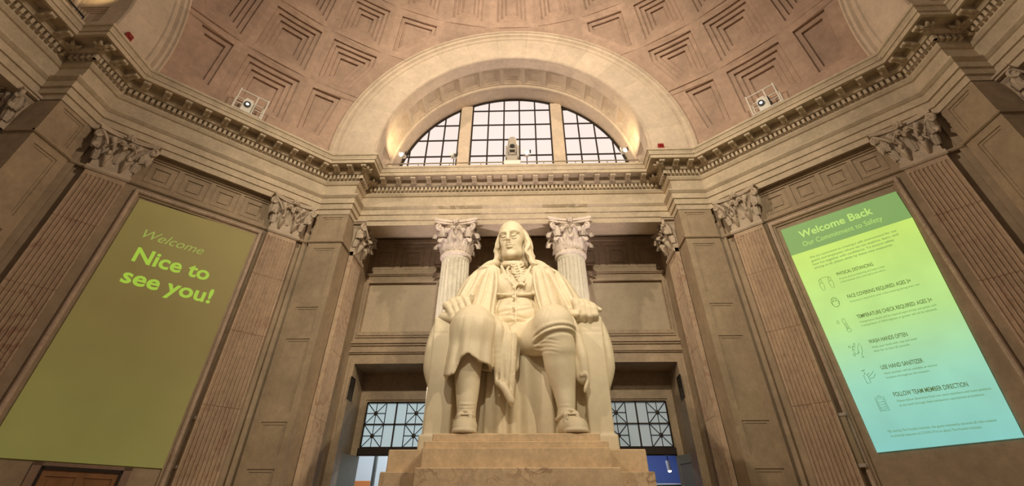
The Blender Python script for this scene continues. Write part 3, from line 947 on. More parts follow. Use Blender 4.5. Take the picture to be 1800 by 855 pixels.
SOFF = soffit_mesh(); SOFF.materials.append(ARCH)
for q, az in enumerate((0, -90, 90)):
    a = tag(link('trim_%d' % (15+q), None), kind='structure')
    a.matrix_world = face(az) @ T((0, 0, ZS))
    for k in range(NV):
        link('voussoir', VOUSS, None, a, Matrix.Rotation((k-(NV-1)/2)*dv, 4, 'Y'))
    for k in range(NS):
        link('soffit_coffer', SOFF, None, a, Matrix.Rotation((k-(NS-1)/2)*ds, 4, 'Y'))
    # legs of the arch below the springing
    for s in (-1, 1):
        mb = MB(); x0, x1 = sorted((s*R2, s*(R1+.02))); mb.box(x0, x1, WA+.08, WA+.6, -.36, -.1)
        mb.box(*sorted((s*R2, s*(R2+.2))), WA+.3, YW+.1, -.36, -.1); mb.obj('springer', ARCH, a)

# ------------------------------------------------------------ lunette window
win = tag(link('window_1', None), kind='structure'); win.location = (0, YW, ZS)
RW = R2 - .01
# stone mullions
MUL = ((-2.29, -1.80), (1.62, 2.11))
for a, b in MUL:
    mb = MB(); zt = math.sqrt(RW**2 - max(abs(a), abs(b))**2)+.12
    mb.bbox(a, b, -.12, .25, -.4, zt, .03); mb.obj('stone_mullion', ARCH, win)
mb = MB(); V = []; ns = 40
# bronze arc frame, in three lights
for lo, hi in ((-RW+.02, -2.29), (-1.80, 1.62), (2.11, RW-.02)):
    a0, a1 = math.asin(lo/RW), math.asin(hi/RW); prof = [(RW, -.04), (RW-.10, -.04), (RW-.10, .06), (RW, .06)]
    m2 = MB(); ring_seg(prof+[prof[0]], a0, a1, 20, m2); mb.add(m2.V, m2.F)
    for x in (lo, hi):
        zt = math.sqrt(max(0, RW**2-x*x)); s = 1 if x == lo else -1
        if zt > .3: mb.box(*sorted((x, x+s*.06)), -.04, .06, -.35, zt-.05)
mb.obj('bronze_frame', BRONZE, win)
HZ = [v-ZS for v in (13.47, 14.31, 15.15, 15.99)]; HZ = [-.35, HZ[0]-.02] + HZ[1:] + [5.2]
LIGHTS = ((-RW+.02, -2.29, (-4.27, -3.60, -2.94)), (-1.80, 1.62, (-1.08, -.41, .26, .94)), (2.11, RW-.02, (2.76, 3.43, 4.10)))
for lo, hi, xs in LIGHTS:
    for x in xs:
        zt = math.sqrt(RW**2 - x*x)-.04
        mb = MB(); mb.box(x-.03, x+.03, -.03, .05, -.35, zt); mb.obj('glazing_bar', BRONZE, win)
    for z in HZ[1:-1]:
        if abs(z) >= RW: continue
        xm = math.sqrt(RW**2-z*z)-.04; a, b = max(lo, -xm), min(hi, xm)
        if b-a > .15: mb = MB(); mb.box(a, b, -.035, .045, z-.03, z+.03); mb.obj('glazing_bar', BRONZE, win)
    X = [lo] + list(xs) + [hi]
    for i in range(len(X)-1):
        for j in range(len(HZ)-1):
            x0, x1, z0, z1 = X[i]+.02, X[i+1]-.02, HZ[j]+.02, HZ[j+1]-.02
            rr = RW-.03; top = []
            for k in range(7):
                x = x0+(x1-x0)*k/6; zz = rr*rr-x*x; zz = math.sqrt(zz) if zz > 0 else -9
                top.append((x, min(z1, zz)))
            top = [(x, z) for x, z in top if z > z0+.01]
            if len(top) < 2: continue
            poly = [(top[0][0], z0)] + top + [(top[-1][0], z0)]
            n = len(poly); V = [(x, y, z) for y in (.0, .015) for x, z in poly]
            mb = MB(); mb.add(V, [tuple(range(n)), tuple(range(n, 2*n))[::-1]] + [(k, (k+1) % n, n+(k+1) % n, n+k) for k in range(n)])
            mb.obj('glass_pane', GLASSW, win)

# walls behind the lunettes of the side arches (only a sliver is ever seen)
for az, nm in ((-90, 'west'), (90, 'east')):
    mb = MB(face(az)); V = [(0, YW+.1, ZS)] + [(R2*1.02*math.sin(t), YW+.1, ZS+R2*1.02*math.cos(t)) for t in [(-PI/2 + PI*k/24) for k in range(25)]]
    mb.add(V, [(0, k+1, k+2) for k in range(24)]); tag(mb.obj('wall_lunette_' + nm, ARCH), kind='structure')

# ------------------------------------------------------------ door under the left picture field
MD = face(-45)
dr = tag(link('door_1', None), kind='structure')
mb = MB(MD)
y = DW-.02
for a, b, za, zb, q in ((-.62, -.47, 0, 2.66, .03), (.89, 1.04, 0, 2.66, .03), (-.62, 1.04, 2.60, 2.66, .03)): mb.box(a, b, y-q, y+.02, za, zb)
mb.obj('door_surround', DFRAME, dr)
mb = MB(MD)
for a, b, za, zb in ((-.47, -.42, 0, 2.60), (.84, .89, 0, 2.60), (-.47, .89, 2.54, 2.60)): mb.box(a, b, y-.05, y+.02, za, zb)
mb.obj('door_frame', BRONZE, dr)
mb = MB(MD); mb.relief(-.44, .86, 0, 2.56, y-.02, [(-.34, .15, .3, 2.44, y+.0), (.27, .76, .3, 2.44, y+.0), (-.28, .09, .36, 2.38, y-.015), (.33, .70, .36, 2.38, y-.015)])
mb.obj('door_leaf', WOOD, dr)
mb = MB(MD); mb.tube([(.18, y-.03, 1.0), (.18, y-.08, 1.0), (.12, y-.08, 1.0)], .012, 8); mb.obj('door_handle', BRASS, dr)

# ------------------------------------------------------------ things on the cornice ledges
ZL = 11.67


def moving_head(M, lab):
    t = thing('moving_head_light', lab, 'stage light', (0, 0, 0), 'moving head lights'); t.matrix_world = M
    mb = MB(); mb.bbox(-.30, .30, -.22, .22, 0, .20, .02); mb.obj('plinth_box', WHITE, t)
    mb = MB(); mb.bbox(-.20, .20, -.18, .18, .20, .40, .03); mb.obj('base', GREYM, t)
    mb = MB()
    for s in (-1, 1):
        mb.bbox(*sorted((s*.19, s*.25)), -.10, .10, .46, .98, .02)
    mb.bbox(-.25, .25, -.12, .12, .40, .50, .02); mb.obj('yoke', GREYM, t)
    h = MB(); h.tube([(0, .02, .55), (0, 0, .70), (0, -.02, 1.02), (0, -.02, 1.30), (0, -.02, 1.36)], [.13, .18, .18, .155, .12], 14)
    hd = h.obj('lamp_head', GREYM, t, smooth=False)
    h = MB(); h.tube([(0, -.16, .86), (0, -.21, .86)], [.10, .09], 14); h.obj('lens_ring', BLACK, hd)
    h = MB(); h.bbox(-.10, .10, -.195, -.17, .62, .70, .005); h.obj('display', BLACK, hd)


moving_head(T((0, 10.98, ZL)), 'grey moving head stage light on the ledge before the lunette window')


def spotlet(x, z, lab, lit=False, pan=0.0):
    t = thing('spotlight', lab, 'spotlight', (x, 10.95, ZL), 'small spotlights on the niche ledge')
    mb = MB(); mb.tube([(0, 0, 0), (0, 0, z-.12)], .018, 8); mb.tube([(0, 0, 0), (0, 0, .02)], .06, 10); mb.obj('stand', BLACK, t)
    mb = MB(); mb.tube([(-.10, 0, z), (-.10, 0, z-.12), (.10, 0, z-.12), (.10, 0, z)], .012, 6); mb.obj('bracket', WHITE, t)
    c, s = math.cos(pan), math.sin(pan)
    mb = MB(); mb.tube([(s*.14, c*.14, z+.06), (0, 0, z+.02), (-s*.12, -c*.12, z-.02)], [.06, .085, .095], 12); mb.obj('lamp_body', WHITE, t)
    mb = MB(); mb.tube([(-s*.121, -c*.121, z-.02), (-s*.126, -c*.126, z-.021)], .08, 12); mb.obj('lamp_face', BULB if lit else BLACK, t)
    for q in (-1, 1):
        mb = MB(); mb.bbox(*sorted((q*.095, q*.15)), -.13, -.12, z-.06, z+.10, .003); mb.obj('barn_door', BLACK if q > 0 else WHITE, t)


spotlet(-4.02, .62, 'small lit white spotlight at the left end of the niche ledge', True, .3)
spotlet(-2.13, .55, 'white spotlight with black face left of the moving head', False, -.6)
spotlet(.53, .60, 'small lit spotlight just right of the moving head', True, 0)
spotlet(4.05, .64, 'small lit white spotlight at the right end of the niche ledge', True, -.3)
for x, s in ((-4.0, -1), (4.0, 1)):
    lamp('SPOT', 'lunette_wash', (x, 11.05, 12.5), (s*4.7, 11.2, 14.2), 75, (1.0, .74, .40), .08, 130, .9)
lamp('SPOT', 'lunette_wash', (0.5, 11.0, 12.5), (0, 11.0, 17), 40, (1.0, .78, .55), .1, 140, .9)
for sg, az in ((-1, -90), (1, 90)):
    p = face(az) @ Vector((-sg*4.0, 11.0, 12.4)); q = face(az) @ Vector((-sg*4.5, 11.4, 15))
    lamp('SPOT', 'lunette_wash', p, q, 40, (1.0, .70, .34), .08, 130, .9)

for az, nm, u0, u1 in ((0, 'thin pipe rail running along the ledge under the lunette window', -4.5, 4.5), (-90, 'dark pipe rail on the ledge of the left side arch', 1.0, 4.5)):
    t = thing('pipe_rail', nm, 'rail', (0, 0, 0)); t.matrix_world = face(az) @ T((0, 10.86, ZL))
    mb = MB(); mb.tube([(u0, 0, .17), (u1, 0, .17)], .022, 8); mb.obj('pipe', BRASS if az == 0 else BLACK, t)
    k = int((u1-u0)/1.1)
    for i in range(k+1):
        mb = MB(); x = u0+(u1-u0)*i/k; mb.tube([(x, 0, 0), (x, 0, .17)], .016, 6); mb.obj('post', BRASS if az == 0 else BLACK, t)

for x, y, lab in ((5.09, 10.04, 'small red alarm light on the cornice right of the big arch'), (-10.04, 5.09, 'small red alarm light on the cornice at upper left')):
    t = thing('alarm_light', lab, 'alarm light', (x, y, ZL), 'red alarm lights')
    if abs(x) > 9: t.rotation_euler[2] = PI/2
    mb = MB(); mb.bbox(-.10, .10, -.05, .04, 0, .20, .015); mb.obj('housing', RED, t)
    mb = MB(); mb.bbox(-.07, .07, -.065, -.05, .05, .15, .005); mb.obj('lens', plain('red_lens', (.2, .01, .01), .2), t)


def cage(az, u, lens, lab, lab2):
    t = thing('projector_cage', lab, 'projector frame', (0, 0, 0), 'projector frames on the cornice')
    t.matrix_world = face(az) @ T((u, 11.42, ZL))
    W, H, D = .86, .80, .42; r = .022
    for x in (0, W):
        for y in (0, D):
            mb = MB(); mb.tube([(x, y, 0), (x, y, H + (.04 if y == 0 else 0))], r, 6); mb.obj('upright', WHITE, t)
    xm = W*.63
    for z in (.04, H-.02):
        for a, b in (((0, 0, z), (W, 0, z)), ((0, D, z), (W, D, z)), ((0, 0, z), (0, D, z)), ((W, 0, z), (W, D, z))):
            mb = MB(); mb.tube([a, b], r, 6); mb.obj('frame_rail', WHITE, t)
    mb = MB(); mb.tube([(xm, 0, .04), (xm, 0, H-.02)], r, 6); mb.obj('upright', WHITE, t)
    mb = MB(); mb.tube([(0, .1, H*.42), (W, .1, H*.42)], r*.8, 6); mb.obj('shelf_rail', WHITE, t)
    p = thing('projector', lab2, 'projector', (0, 0, 0), 'projectors in the cages')
    p.matrix_world = face(az) @ T((u+.36, 11.42+.19, ZL+.08))
    mb = MB(); V = []
    for z, hw in ((0, .15), (.38, .15), (.52, .10)):
        V += [(-hw, -.14, z), (hw, -.14, z), (hw, .2, z), (-hw, .2, z)]
    mb.add(V, [(0, 3, 2, 1), (8, 9, 10, 11)] + [(4*j+i, 4*j+(i+1) % 4, 4*j+4+(i+1) % 4, 4*j+4+i) for j in range(2) for i in range(4)])
    mb.obj('body', WHITE, p)
    mb = MB(); mb.tube([(-.02, -.14, .27), (-.02, -.20, .26)], [.10, .10], 16); mb.obj('lens_barrel', BLACK, p)
    mb = MB(); mb.tube([(-.02, -.201, .26), (-.02, -.206, .26)], .045, 14); mb.obj('lens', lens, p)
    mb = MB(); mb.bbox(.16, .22, -.12, .15, .02, .45, .01); mb.obj('black_side_box', BLACK, p)


cage(-45, -.60, LENSW, 'white pipe frame on the cornice above the olive welcome projection', 'white projector with pale green-white lens inside the left pipe frame')
cage(45, -.63, LENSB, 'white pipe frame on the cornice above the bright green notice', 'white projector with bluish lens inside the right pipe frame')

# narrow metal bars beside the picture frames
for az, u in ((-45, 1.90), (45, -1.72)):
    t = thing('wall_bar', 'long flat %s metal bar beside the %s' % (('brown', 'dim olive projection') if az < 0 else ('grey-brown', 'bright green notice')), 'wall fitting', (0, 0, 0))
    t.matrix_world = face(az) @ T((u, DW-.12, 0))
    mb = MB(); mb.bbox(-.075, .075, -.05, .0, 2.72, 3.64, .01); mb.obj('cover', BRASS, t)
    for z in (2.70, 3.66):
        mb = MB(); mb.bbox(-.10, .10, -.06, .12, z-.02, z+.05, .01); mb.obj('bracket', GREYM, t)

# ------------------------------------------------------------ projected welcome and notice


def projmat(name, stops, z0, z1, e, albedo):
    m, nt, b = nodes(name); N = nt.nodes.new; L = nt.links.new
    g = N('ShaderNodeNewGeometry'); sx = N('ShaderNodeSeparateXYZ'); L(g.outputs['Position'], sx.inputs[0])
    mr = N('ShaderNodeMapRange'); mr.inputs[1].default_value = z0; mr.inputs[2].default_value = z1; L(sx.outputs['Z'], mr.inputs[0])
    r = N('ShaderNodeValToRGB')
    while len(r.color_ramp.elements) < len(stops): r.color_ramp.elements.new(.5)
    for el, (p, c) in zip(r.color_ramp.elements, stops): el.position = p; el.color = (*c, 1)
    n = N('ShaderNodeTexNoise'); n.inputs['Scale'].default_value = 1.3; L(g.outputs['Position'], n.inputs['Vector'])
    m2 = N('ShaderNodeMapRange'); m2.inputs[3].default_value = .86; m2.inputs[4].default_value = 1.14; L(n.outputs[0], m2.inputs[0])
    hs = N('ShaderNodeHueSaturation'); L(mr.outputs[0], r.inputs[0]); L(r.outputs[0], hs.inputs['Color']); L(m2.outputs[0], hs.inputs['Value'])
    b.inputs['Base Color'].default_value = (*albedo, 1); b.inputs['Roughness'].default_value = .8
    L(hs.outputs[0], b.inputs['Emission Color']); b.inputs['Emission Strength'].default_value = e
    return m


OLIVE = projmat('olive_projection', [(0, (.105, .115, .022)), (.5, (.09, .078, .016)), (1, (.12, .105, .022))], 2.7, 8.5, .76, (.25, .19, .11))
LIMEG = projmat('green_projection', [(0, (.17, .50, .46)), (.28, (.24, .58, .42)), (.55, (.38, .66, .22)), (1, (.47, .69, .12))], 2.9, 7.6, .90, (.16, .13, .09))
HEADG = plain('header_green_projection', (.12, .12, .07), .8, emit=.84, ecol=(.17, .34, .10))
TXTG = plain('bright_green_lettering', (.2, .2, .1), .8, emit=.84, ecol=(.26, .45, .03))
TXTW = plain('pale_olive_lettering', (.2, .18, .1), .8, emit=.84, ecol=(.22, .30, .05))
TXTH = plain('pale_green_lettering', (.2, .2, .1), .8, emit=.84, ecol=(.42, .68, .15))
INK = plain('dark_olive_ink', (.10, .12, .04), .8, emit=.84, ecol=(.055, .10, .02))
INKL = plain('soft_olive_ink', (.12, .14, .06), .8, emit=.84, ecol=(.10, .20, .06))


def slab(name, pts, mat, parent, y=0, th=.008):
    mb = MB(); n = len(pts); V = [(u, yy, z) for yy in (y-th, y) for u, z in pts]
    mb.add(V, [tuple(range(n)), tuple(range(n, 2*n))[::-1]] + [(k, (k+1) % n, n+(k+1) % n, n+k) for k in range(n)])
    return mb.obj(name, mat, parent)


def text(s, u0, u1, z, cap, mat, parent, bold=0.0, shear=0.0, y=-.012, name='lettering', tilt=0.0):
    c = bpy.data.curves.new(name, 'FONT'); c.body = s; c.size = 1; c.offset = bold; c.shear = shear; c.resolution_u = 3
    o = bpy.data.objects.new(name, c); COL.objects.link(o)
    dg = bpy.context.evaluated_depsgraph_get(); me = bpy.data.meshes.new_from_object(o.evaluated_get(dg))
    bpy.data.objects.remove(o)
    xs = [v.co.x for v in me.vertices]; x0, x1 = min(xs), max(xs)
    sx = (u1-u0)/(x1-x0); sy = cap/.70
    for v in me.vertices: v.co = Vector(((v.co.x-x0)*sx, 0, v.co.y*sy + (v.co.x-x0)*sx*tilt))
    me.name = name
    return link(name, me, mat, parent, T((u0, y, z)))


ML = face(-45) @ T((0, DW-.03, 0))
t = thing('welcome_projection', 'dim olive projection on the left wall reading Welcome Nice to see you', 'projection'); t.matrix_world = ML
slab('projected_field', [(-1.40, 2.68), (1.60, 2.68), (1.60, 8.50), (-1.40, 8.40)], OLIVE, t)
text('Welcome', -.93, .51, 7.44, .24, TXTW, t, -.004, .32)
text('Nice to', -.88, .88, 6.82, .36, TXTG, t, .024)
text('see you!', -.88, 1.15, 6.27, .36, TXTG, t, .024)

MR = face(45) @ T((0, DW-.03, 0))
t = thing('safety_notice_projection', 'bright green projected safety notice on the right wall headed Welcome Back', 'projection'); t.matrix_world = MR
NP = t
slab('projected_field', [(-1.37, 2.93), (1.07, 2.97), (1.42, 7.51), (-1.42, 7.53)][:0] or [(-1.36, 2.93), (1.06, 2.97), (1.42, 7.51), (-1.43, 7.53)], LIMEG, t)
slab('header_band', [(-1.43, 7.53), (1.42, 7.51), (1.42, 8.27), (-1.43, 8.34)], HEADG, t)
text('Welcome Back', -1.03, .77, 7.92, .20, TXTH, t, .018)
text('Our Commitment to Safety', -1.04, .87, 7.67, .135, TXTH, t, -.004)
for i, (s, b) in enumerate((('We are committed to creating a safe environment for our', 1.01), ('guests and employees where we can explore, learn, and', .99),
                            ('have fun together with confidence. To ensure safety', .86), ('among us all, please abide by these new measures:', .78))):
    text(s, -1.02, b, 7.30-.10*i, .055, INKL, t, .006, name='paragraph')
ITEMS = [(6.67, 'PHYSICAL DISTANCING', .22, ['Practice physical distancing and keep at least', '6 feet between your travel party and others.'], (.42, .40)),
         (6.08, 'FACE COVERING REQUIRED: AGES 3+', .74, ['Everyone is required to wear a face covering during their visit.'], (.86,)),
         (5.58, 'TEMPERATURE CHECK REQUIRED: AGES 3+', .91, ['Temperature checks will be required upon arrival, and guests with', 'a temperature of 100.4 degrees or greater will not be admitted.'], (.93, .90)),
         (5.0, 'WASH HANDS OFTEN', .17, ['Wash your hands with soap and water', 'often for at least 20 seconds.'], (.30, .12)),
         (4.44, 'USE HAND SANITIZER', .20, ['Hand sanitizer will be available at various', 'locations throughout the museum.'], (.39, .22)),
         (3.89, 'FOLLOW TEAM MEMBER DIRECTION', .70, ['Please follow directions from our team members and have patience', 'as we work through these temporary operational procedures.'], (1.0, .86))]
for z, h, b, ls, bs in ITEMS:
    text(h, -.60, b, z, .085, INK, t, .012, name='heading')
    for i, (l, e) in enumerate(zip(ls, bs)): text(l, -.59, e, z-.105-.085*i, .042, INKL, t, .004, name='small_print')
text('*By visiting The Franklin Institute, the guest voluntarily assumes all risks related', -1.01, .81, 3.26, .042, INKL, t, .004, name='small_print')
text('to potential exposure to COVID-19 in or about The Franklin Institute.', -.99, .55, 3.175, .042, INKL, t, .004, name='small_print')


def icon(strokes, r=.0075):
    mb = MB()
    for S in strokes: mb.tube([(x, -.012, z) for x, z in S], r, 4, flat=.5)
    return mb.obj('line_icon', INK, NP)


def arc(cx, cz, rx, rz, a0=0, a1=360, n=14):
    return [(cx+rx*math.cos(math.radians(a0+(a1-a0)*i/n)), cz+rz*math.sin(math.radians(a0+(a1-a0)*i/n))) for i in range(n+1)]


st = []
for x in (-1.02, -.80): st += [arc(x, 6.66, .035, .04), [(x-.05, 6.60), (x+.05, 6.60), (x+.045, 6.52), (x+.025, 6.42), (x-.025, 6.42), (x-.045, 6.52), (x-.05, 6.60)]]
st += [arc(-.91, 6.66, .13, .07, 20, 160)]; icon(st)
icon([arc(-.90, 6.07, .085, .12), [(-.98, 6.08), (-.90, 6.11), (-.82, 6.08), (-.84, 5.98), (-.90, 5.95), (-.96, 5.98), (-.98, 6.08)], arc(-.90, 6.13, .07, .03, 0, 180), arc(-.935, 6.11, .012, .01, 0, 360, 6), arc(-.865, 6.11, .012, .01, 0, 360, 6)])
icon([[(-.90, 5.42), (-.93, 5.62)] + arc(-.90, 5.62, .03, .04, 180, 0, 8) + [(-.85, 5.42)], arc(-.875, 5.38, .045, .045), [(-.88, 5.40), (-.895, 5.55)], [(-1.06, 5.60), (-1.0, 5.60)], [(-1.06, 5.57), (-1.0, 5.57)], [(-1.06, 5.63), (-1.0, 5.63)]])
icon([arc(-.92, 4.93, .06, .09, 60, 330), [(-.90, 4.85), (-.85, 4.99), (-.80, 5.06), (-.78, 4.98), (-.80, 4.88), (-.85, 4.80)], [(-.98, 4.97), (-.93, 4.92)], [(-.96, 5.03), (-.91, 4.97)], arc(-1.02, 5.02, .018, .018), arc(-.99, 4.83, .022, .022), arc(-.90, 5.06, .015, .015), arc(-.84, 4.76, .018, .018)])
icon([[(-.99, 4.22), (-.99, 4.38), (-.95, 4.42), (-.91, 4.38), (-.91, 4.22), (-.99, 4.22)], [(-.95, 4.42), (-.95, 4.48), (-1.0, 4.48)], [(-.99, 4.48), (-.91, 4.50)], [(-.90, 4.34), (-.84, 4.38), (-.76, 4.44)], [(-.90, 4.30), (-.82, 4.31), (-.75, 4.38)], [(-.92, 4.38), (-.86, 4.42)]])
icon([[(-.97, 3.66), (-.97, 3.92), (-.80, 3.92), (-.80, 3.66), (-.97, 3.66)], [(-.945, 3.69), (-.945, 3.89), (-.825, 3.89), (-.825, 3.69), (-.945, 3.69)], [(-.91, 3.91), (-.91, 3.95), (-.86, 3.95), (-.86, 3.91)]] + [[(-.92, z), (-.90, z)] for z in (3.83, 3.78, 3.73)] + [[(-.885, z), (-.845, z)] for z in (3.83, 3.78, 3.73)])

# ------------------------------------------------------------ pedestal
pd = thing('pedestal', 'stepped tan marble pedestal carrying the seated statue', 'pedestal', (0, 0, 0))
for nm, mat, b in (('top_slab', PEDM, (-1.35, 1.70, 7.6, 9.0, 2.87, 3.0)), ('step', PEDM, (-1.48, 1.82, 7.5, 9.0, 2.76, 2.87)),
                   ('front_block', PEDM, (-1.48, 1.82, 7.4, 8.1, 2.45, 2.76)), ('upper_block', PEDM, (-2.22, 2.56, 8.0, 10.8, 2.44, 2.80)),
                   ('die', PEDV, (-2.27, 2.62, 7.8, 10.9, .35, 2.44)), ('front_die', PEDV, (-1.54, 1.93, 7.2, 7.9, .35, 2.45)),
                   ('plinth', PEDV, (-2.45, 2.80, 7.0, 11.1, 0, .36))):
    mb = MB(); mb.bbox(*b, .015); mb.obj(nm, mat, pd)

# ------------------------------------------------------------ statue: carved from distance fields


class Field:
    def __init__(s, lo, hi, h):
        s.lo = np.array(lo, float); s.h = h; s.n = np.ceil((np.array(hi)-s.lo)/h).astype(int)+1
        s.ax = [(s.lo[i]+h*np.arange(s.n[i])).astype(np.float32) for i in range(3)]
        s.D = np.full(s.n, 9.0, np.float32)

    def put(s, f, lo, hi, k=.05, op='u'):
        m = k+3*s.h; i0 = np.maximum(0, np.floor((np.array(lo)-m-s.lo)/s.h).astype(int)); i1 = np.minimum(s.n, np.ceil((np.array(hi)+m-s.lo)/s.h).astype(int)+1)
        if (i1 <= i0).any(): return
        sl = tuple(slice(a, b) for a, b in zip(i0, i1))
        X = s.ax[0][sl[0]][:, None, None]; Y = s.ax[1][sl[1]][None, :, None]; Z = s.ax[2][sl[2]][None, None, :]
        d = f(X, Y, Z); D = s.D[sl]
        if op == 'u':
            h = np.maximum(k-np.abs(D-d), 0)/k; s.D[sl] = np.minimum(D, d)-h*h*k*.25
        else:
            d = -d if op == 's' else d
            h = np.maximum(k-np.abs(D-d), 0)/k; s.D[sl] = np.maximum(D, d)+h*h*k*.25

    def cone(s, a, b, ra, rb, k=.05, op='u', sc=(1, 1, 1)):
        a = np.array(a, float); b = np.array(b, float); sc = np.array(sc, float); R = max(ra, rb)
        A = a/sc; B = b/sc; ba = B-A; L = float(ba@ba)+1e-9

        def f(X, Y, Z):
            px, py, pz = X/sc[0]-A[0], Y/sc[1]-A[1], Z/sc[2]-A[2]
            t = np.clip((px*ba[0]+py*ba[1]+pz*ba[2])/L, 0, 1)
            return (np.sqrt((px-t*ba[0])**2+(py-t*ba[1])**2+(pz-t*ba[2])**2)-(ra+(rb-ra)*t))*min(1, sc.min())
        s.put(f, np.minimum(a, b)-R*sc, np.maximum(a, b)+R*sc, k, op)

    def chain(s, P, r, k=.05, op='u', sc=(1, 1, 1)):
        if not hasattr(r, '__len__'): r = [r]*len(P)
        for i in range(len(P)-1): s.cone(P[i], P[i+1], r[i], r[i+1], k, op, sc)

    def curve(s, P, r, k=.05, op='u', n=5, sc=(1, 1, 1)):
        """smooth chain through the points"""
        P = np.array(P, float); r = np.array(r if hasattr(r, '__len__') else [r]*len(P), float); Q = []; q = []
        for i in range(len(P)-1):
            p0 = P[max(i-1, 0)]; p1 = P[i]; p2 = P[i+1]; p3 = P[min(i+2, len(P)-1)]
            for j in range(n):
                t = j/n; Q.append(.5*(2*p1+(p2-p0)*t+(2*p0-5*p1+4*p2-p3)*t*t+(3*p1-p0-3*p2+p3)*t**3)); q.append(r[i]+(r[i+1]-r[i])*t)
        Q.append(P[-1]); q.append(r[-1]); s.chain(Q, q, k, op, sc)

    def ell(s, c, r, k=.06, op='u', rz=0.0, ry=0.0):
        c = np.array(c, float); r = np.array(r, float)
        if not r.shape: r = np.array([float(r)]*3)
        cz, sz, cy, sy = math.cos(rz), math.sin(rz), math.cos(ry), math.sin(ry)

        def f(X, Y, Z):
            x, y, z = X-c[0], Y-c[1], Z-c[2]
            x, y = cz*x+sz*y, -sz*x+cz*y
            x, z = cy*x-sy*z, sy*x+cy*z
            k0 = np.sqrt((x/r[0])**2+(y/r[1])**2+(z/r[2])**2); k1 = np.sqrt((x/r[0]**2)**2+(y/r[1]**2)**2+(z/r[2]**2)**2)+1e-6
            return k0*(k0-1)/k1
        R = r.max() if (rz or ry) else r
        s.put(f, c-R, c+R, k, op)

    def disp(s, lo, hi, f):
        i0 = np.maximum(0, ((np.array(lo)-s.lo)/s.h).astype(int)); i1 = np.minimum(s.n, ((np.array(hi)-s.lo)/s.h).astype(int)+1)
        sl = tuple(slice(a, b) for a, b in zip(i0, i1))
        X = s.ax[0][sl[0]][:, None, None]; Y = s.ax[1][sl[1]][None, :, None]; Z = s.ax[2][sl[2]][None, None, :]
        s.D[sl] += f(X, Y, Z)

    def box(s, lo, hi, rd=.03, k=.03, op='u', disp=None):
        lo = np.array(lo, float); hi = np.array(hi, float); c = (lo+hi)/2; e = (hi-lo)/2-rd

        def f(X, Y, Z):
            qx, qy, qz = np.abs(X-c[0])-e[0], np.abs(Y-c[1])-e[1], np.abs(Z-c[2])-e[2]
            d = np.sqrt(np.maximum(qx, 0)**2+np.maximum(qy, 0)**2+np.maximum(qz, 0)**2)+np.minimum(np.maximum(qx, np.maximum(qy, qz)), 0)-rd
            return d if disp is None else d+disp(X, Y, Z)
        s.put(f, lo, hi, k, op)

    def surf(s):
        D = s.D; neg = D < 0
        n = np.array(D.shape)
        c = neg[:-1, :-1, :-1].astype(np.int8)
        tot = sum(neg[i:n[0]-1+i, j:n[1]-1+j, k:n[2]-1+k].astype(np.int8) for i in (0, 1) for j in (0, 1) for k in (0, 1))
        act = (tot > 0) & (tot < 8); idx = np.argwhere(act); ids = np.full(act.shape, -1, np.int32); ids[act] = np.arange(len(idx))
        acc = np.zeros((len(idx), 3)); cnt = np.zeros(len(idx))
        cor = [(i, j, k) for i in (0, 1) for j in (0, 1) for k in (0, 1)]
        val = {q: D[idx[:, 0]+q[0], idx[:, 1]+q[1], idx[:, 2]+q[2]] for q in cor}
        for a in cor:
            for ax in range(3):
                if a[ax]: continue
                b = list(a); b[ax] = 1; b = tuple(b); va, vb = val[a], val[b]
                m = (va < 0) != (vb < 0); t = np.where(m, va/np.where(m, va-vb, 1), 0)
                p = np.array(a, float)[None, :]+t[:, None]*np.eye(3)[ax][None, :]
                acc += p*m[:, None]; cnt += m
        V = (idx+acc/cnt[:, None])*s.h+s.lo
        F = []
        for ax in range(3):
            u, v = (ax+1) % 3, (ax+2) % 3
            A = [slice(None)]*3; B = [slice(None)]*3; A[ax] = slice(0, -1); B[ax] = slice(1, None)
            ch = neg[tuple(A)] != neg[tuple(B)]; e = np.argwhere(ch)
            ok = (e[:, u] > 0) & (e[:, v] > 0) & (e[:, u] < n[u]-1) & (e[:, v] < n[v]-1); e = e[ok]
            sgn = neg[tuple(e.T)]
            o = []
            for du, dv in ((-1, -1), (0, -1), (0, 0), (-1, 0)):
                q = e.copy(); q[:, u] += du; q[:, v] += dv; o.append(ids[q[:, 0], q[:, 1], q[:, 2]])
            Q = np.stack(o, 1); Q[~sgn] = Q[~sgn][:, ::-1]; F.append(Q)
        F = np.concatenate(F); F = F[(F >= 0).all(1)]
        return V, F

    def nets(s, name, mat, parent, extra=()):
        V, F = s.surf()
        for v, f in extra: F = np.concatenate([F, f+len(V)]); V = np.concatenate([V, v])
        me = bpy.data.meshes.new(name); me.vertices.add(len(V)); me.vertices.foreach_set('co', V.astype(np.float32).ravel())
        me.loops.add(len(F)*4); me.loops.foreach_set('vertex_index', F.astype(np.int32).ravel())
        me.polygons.add(len(F)); me.polygons.foreach_set('loop_start', np.arange(len(F), dtype=np.int32)*4)
        me.polygons.foreach_set('loop_total', np.full(len(F), 4, np.int32)); me.polygons.foreach_set('use_smooth', np.ones(len(F), bool))
        me.update(calc_edges=True); me.validate()
        return link(name, me, mat, parent)


STAT = thing('seated_statue', 'cream marble statue of a long-haired man in an eighteenth century coat seated in an armchair', 'statue', (0, 0, 0))
HS = .020

# --- figure: head, torso, legs, hands, shoes in one surface
Fg = Field((-1.75, 7.4, 2.98), (2.25, 10.3, 8.7), HS)
HC = np.array((.045, 9.45, 7.95)); YAW = math.radians(-13); TILT = math.radians(2)


PIT = math.radians(8)


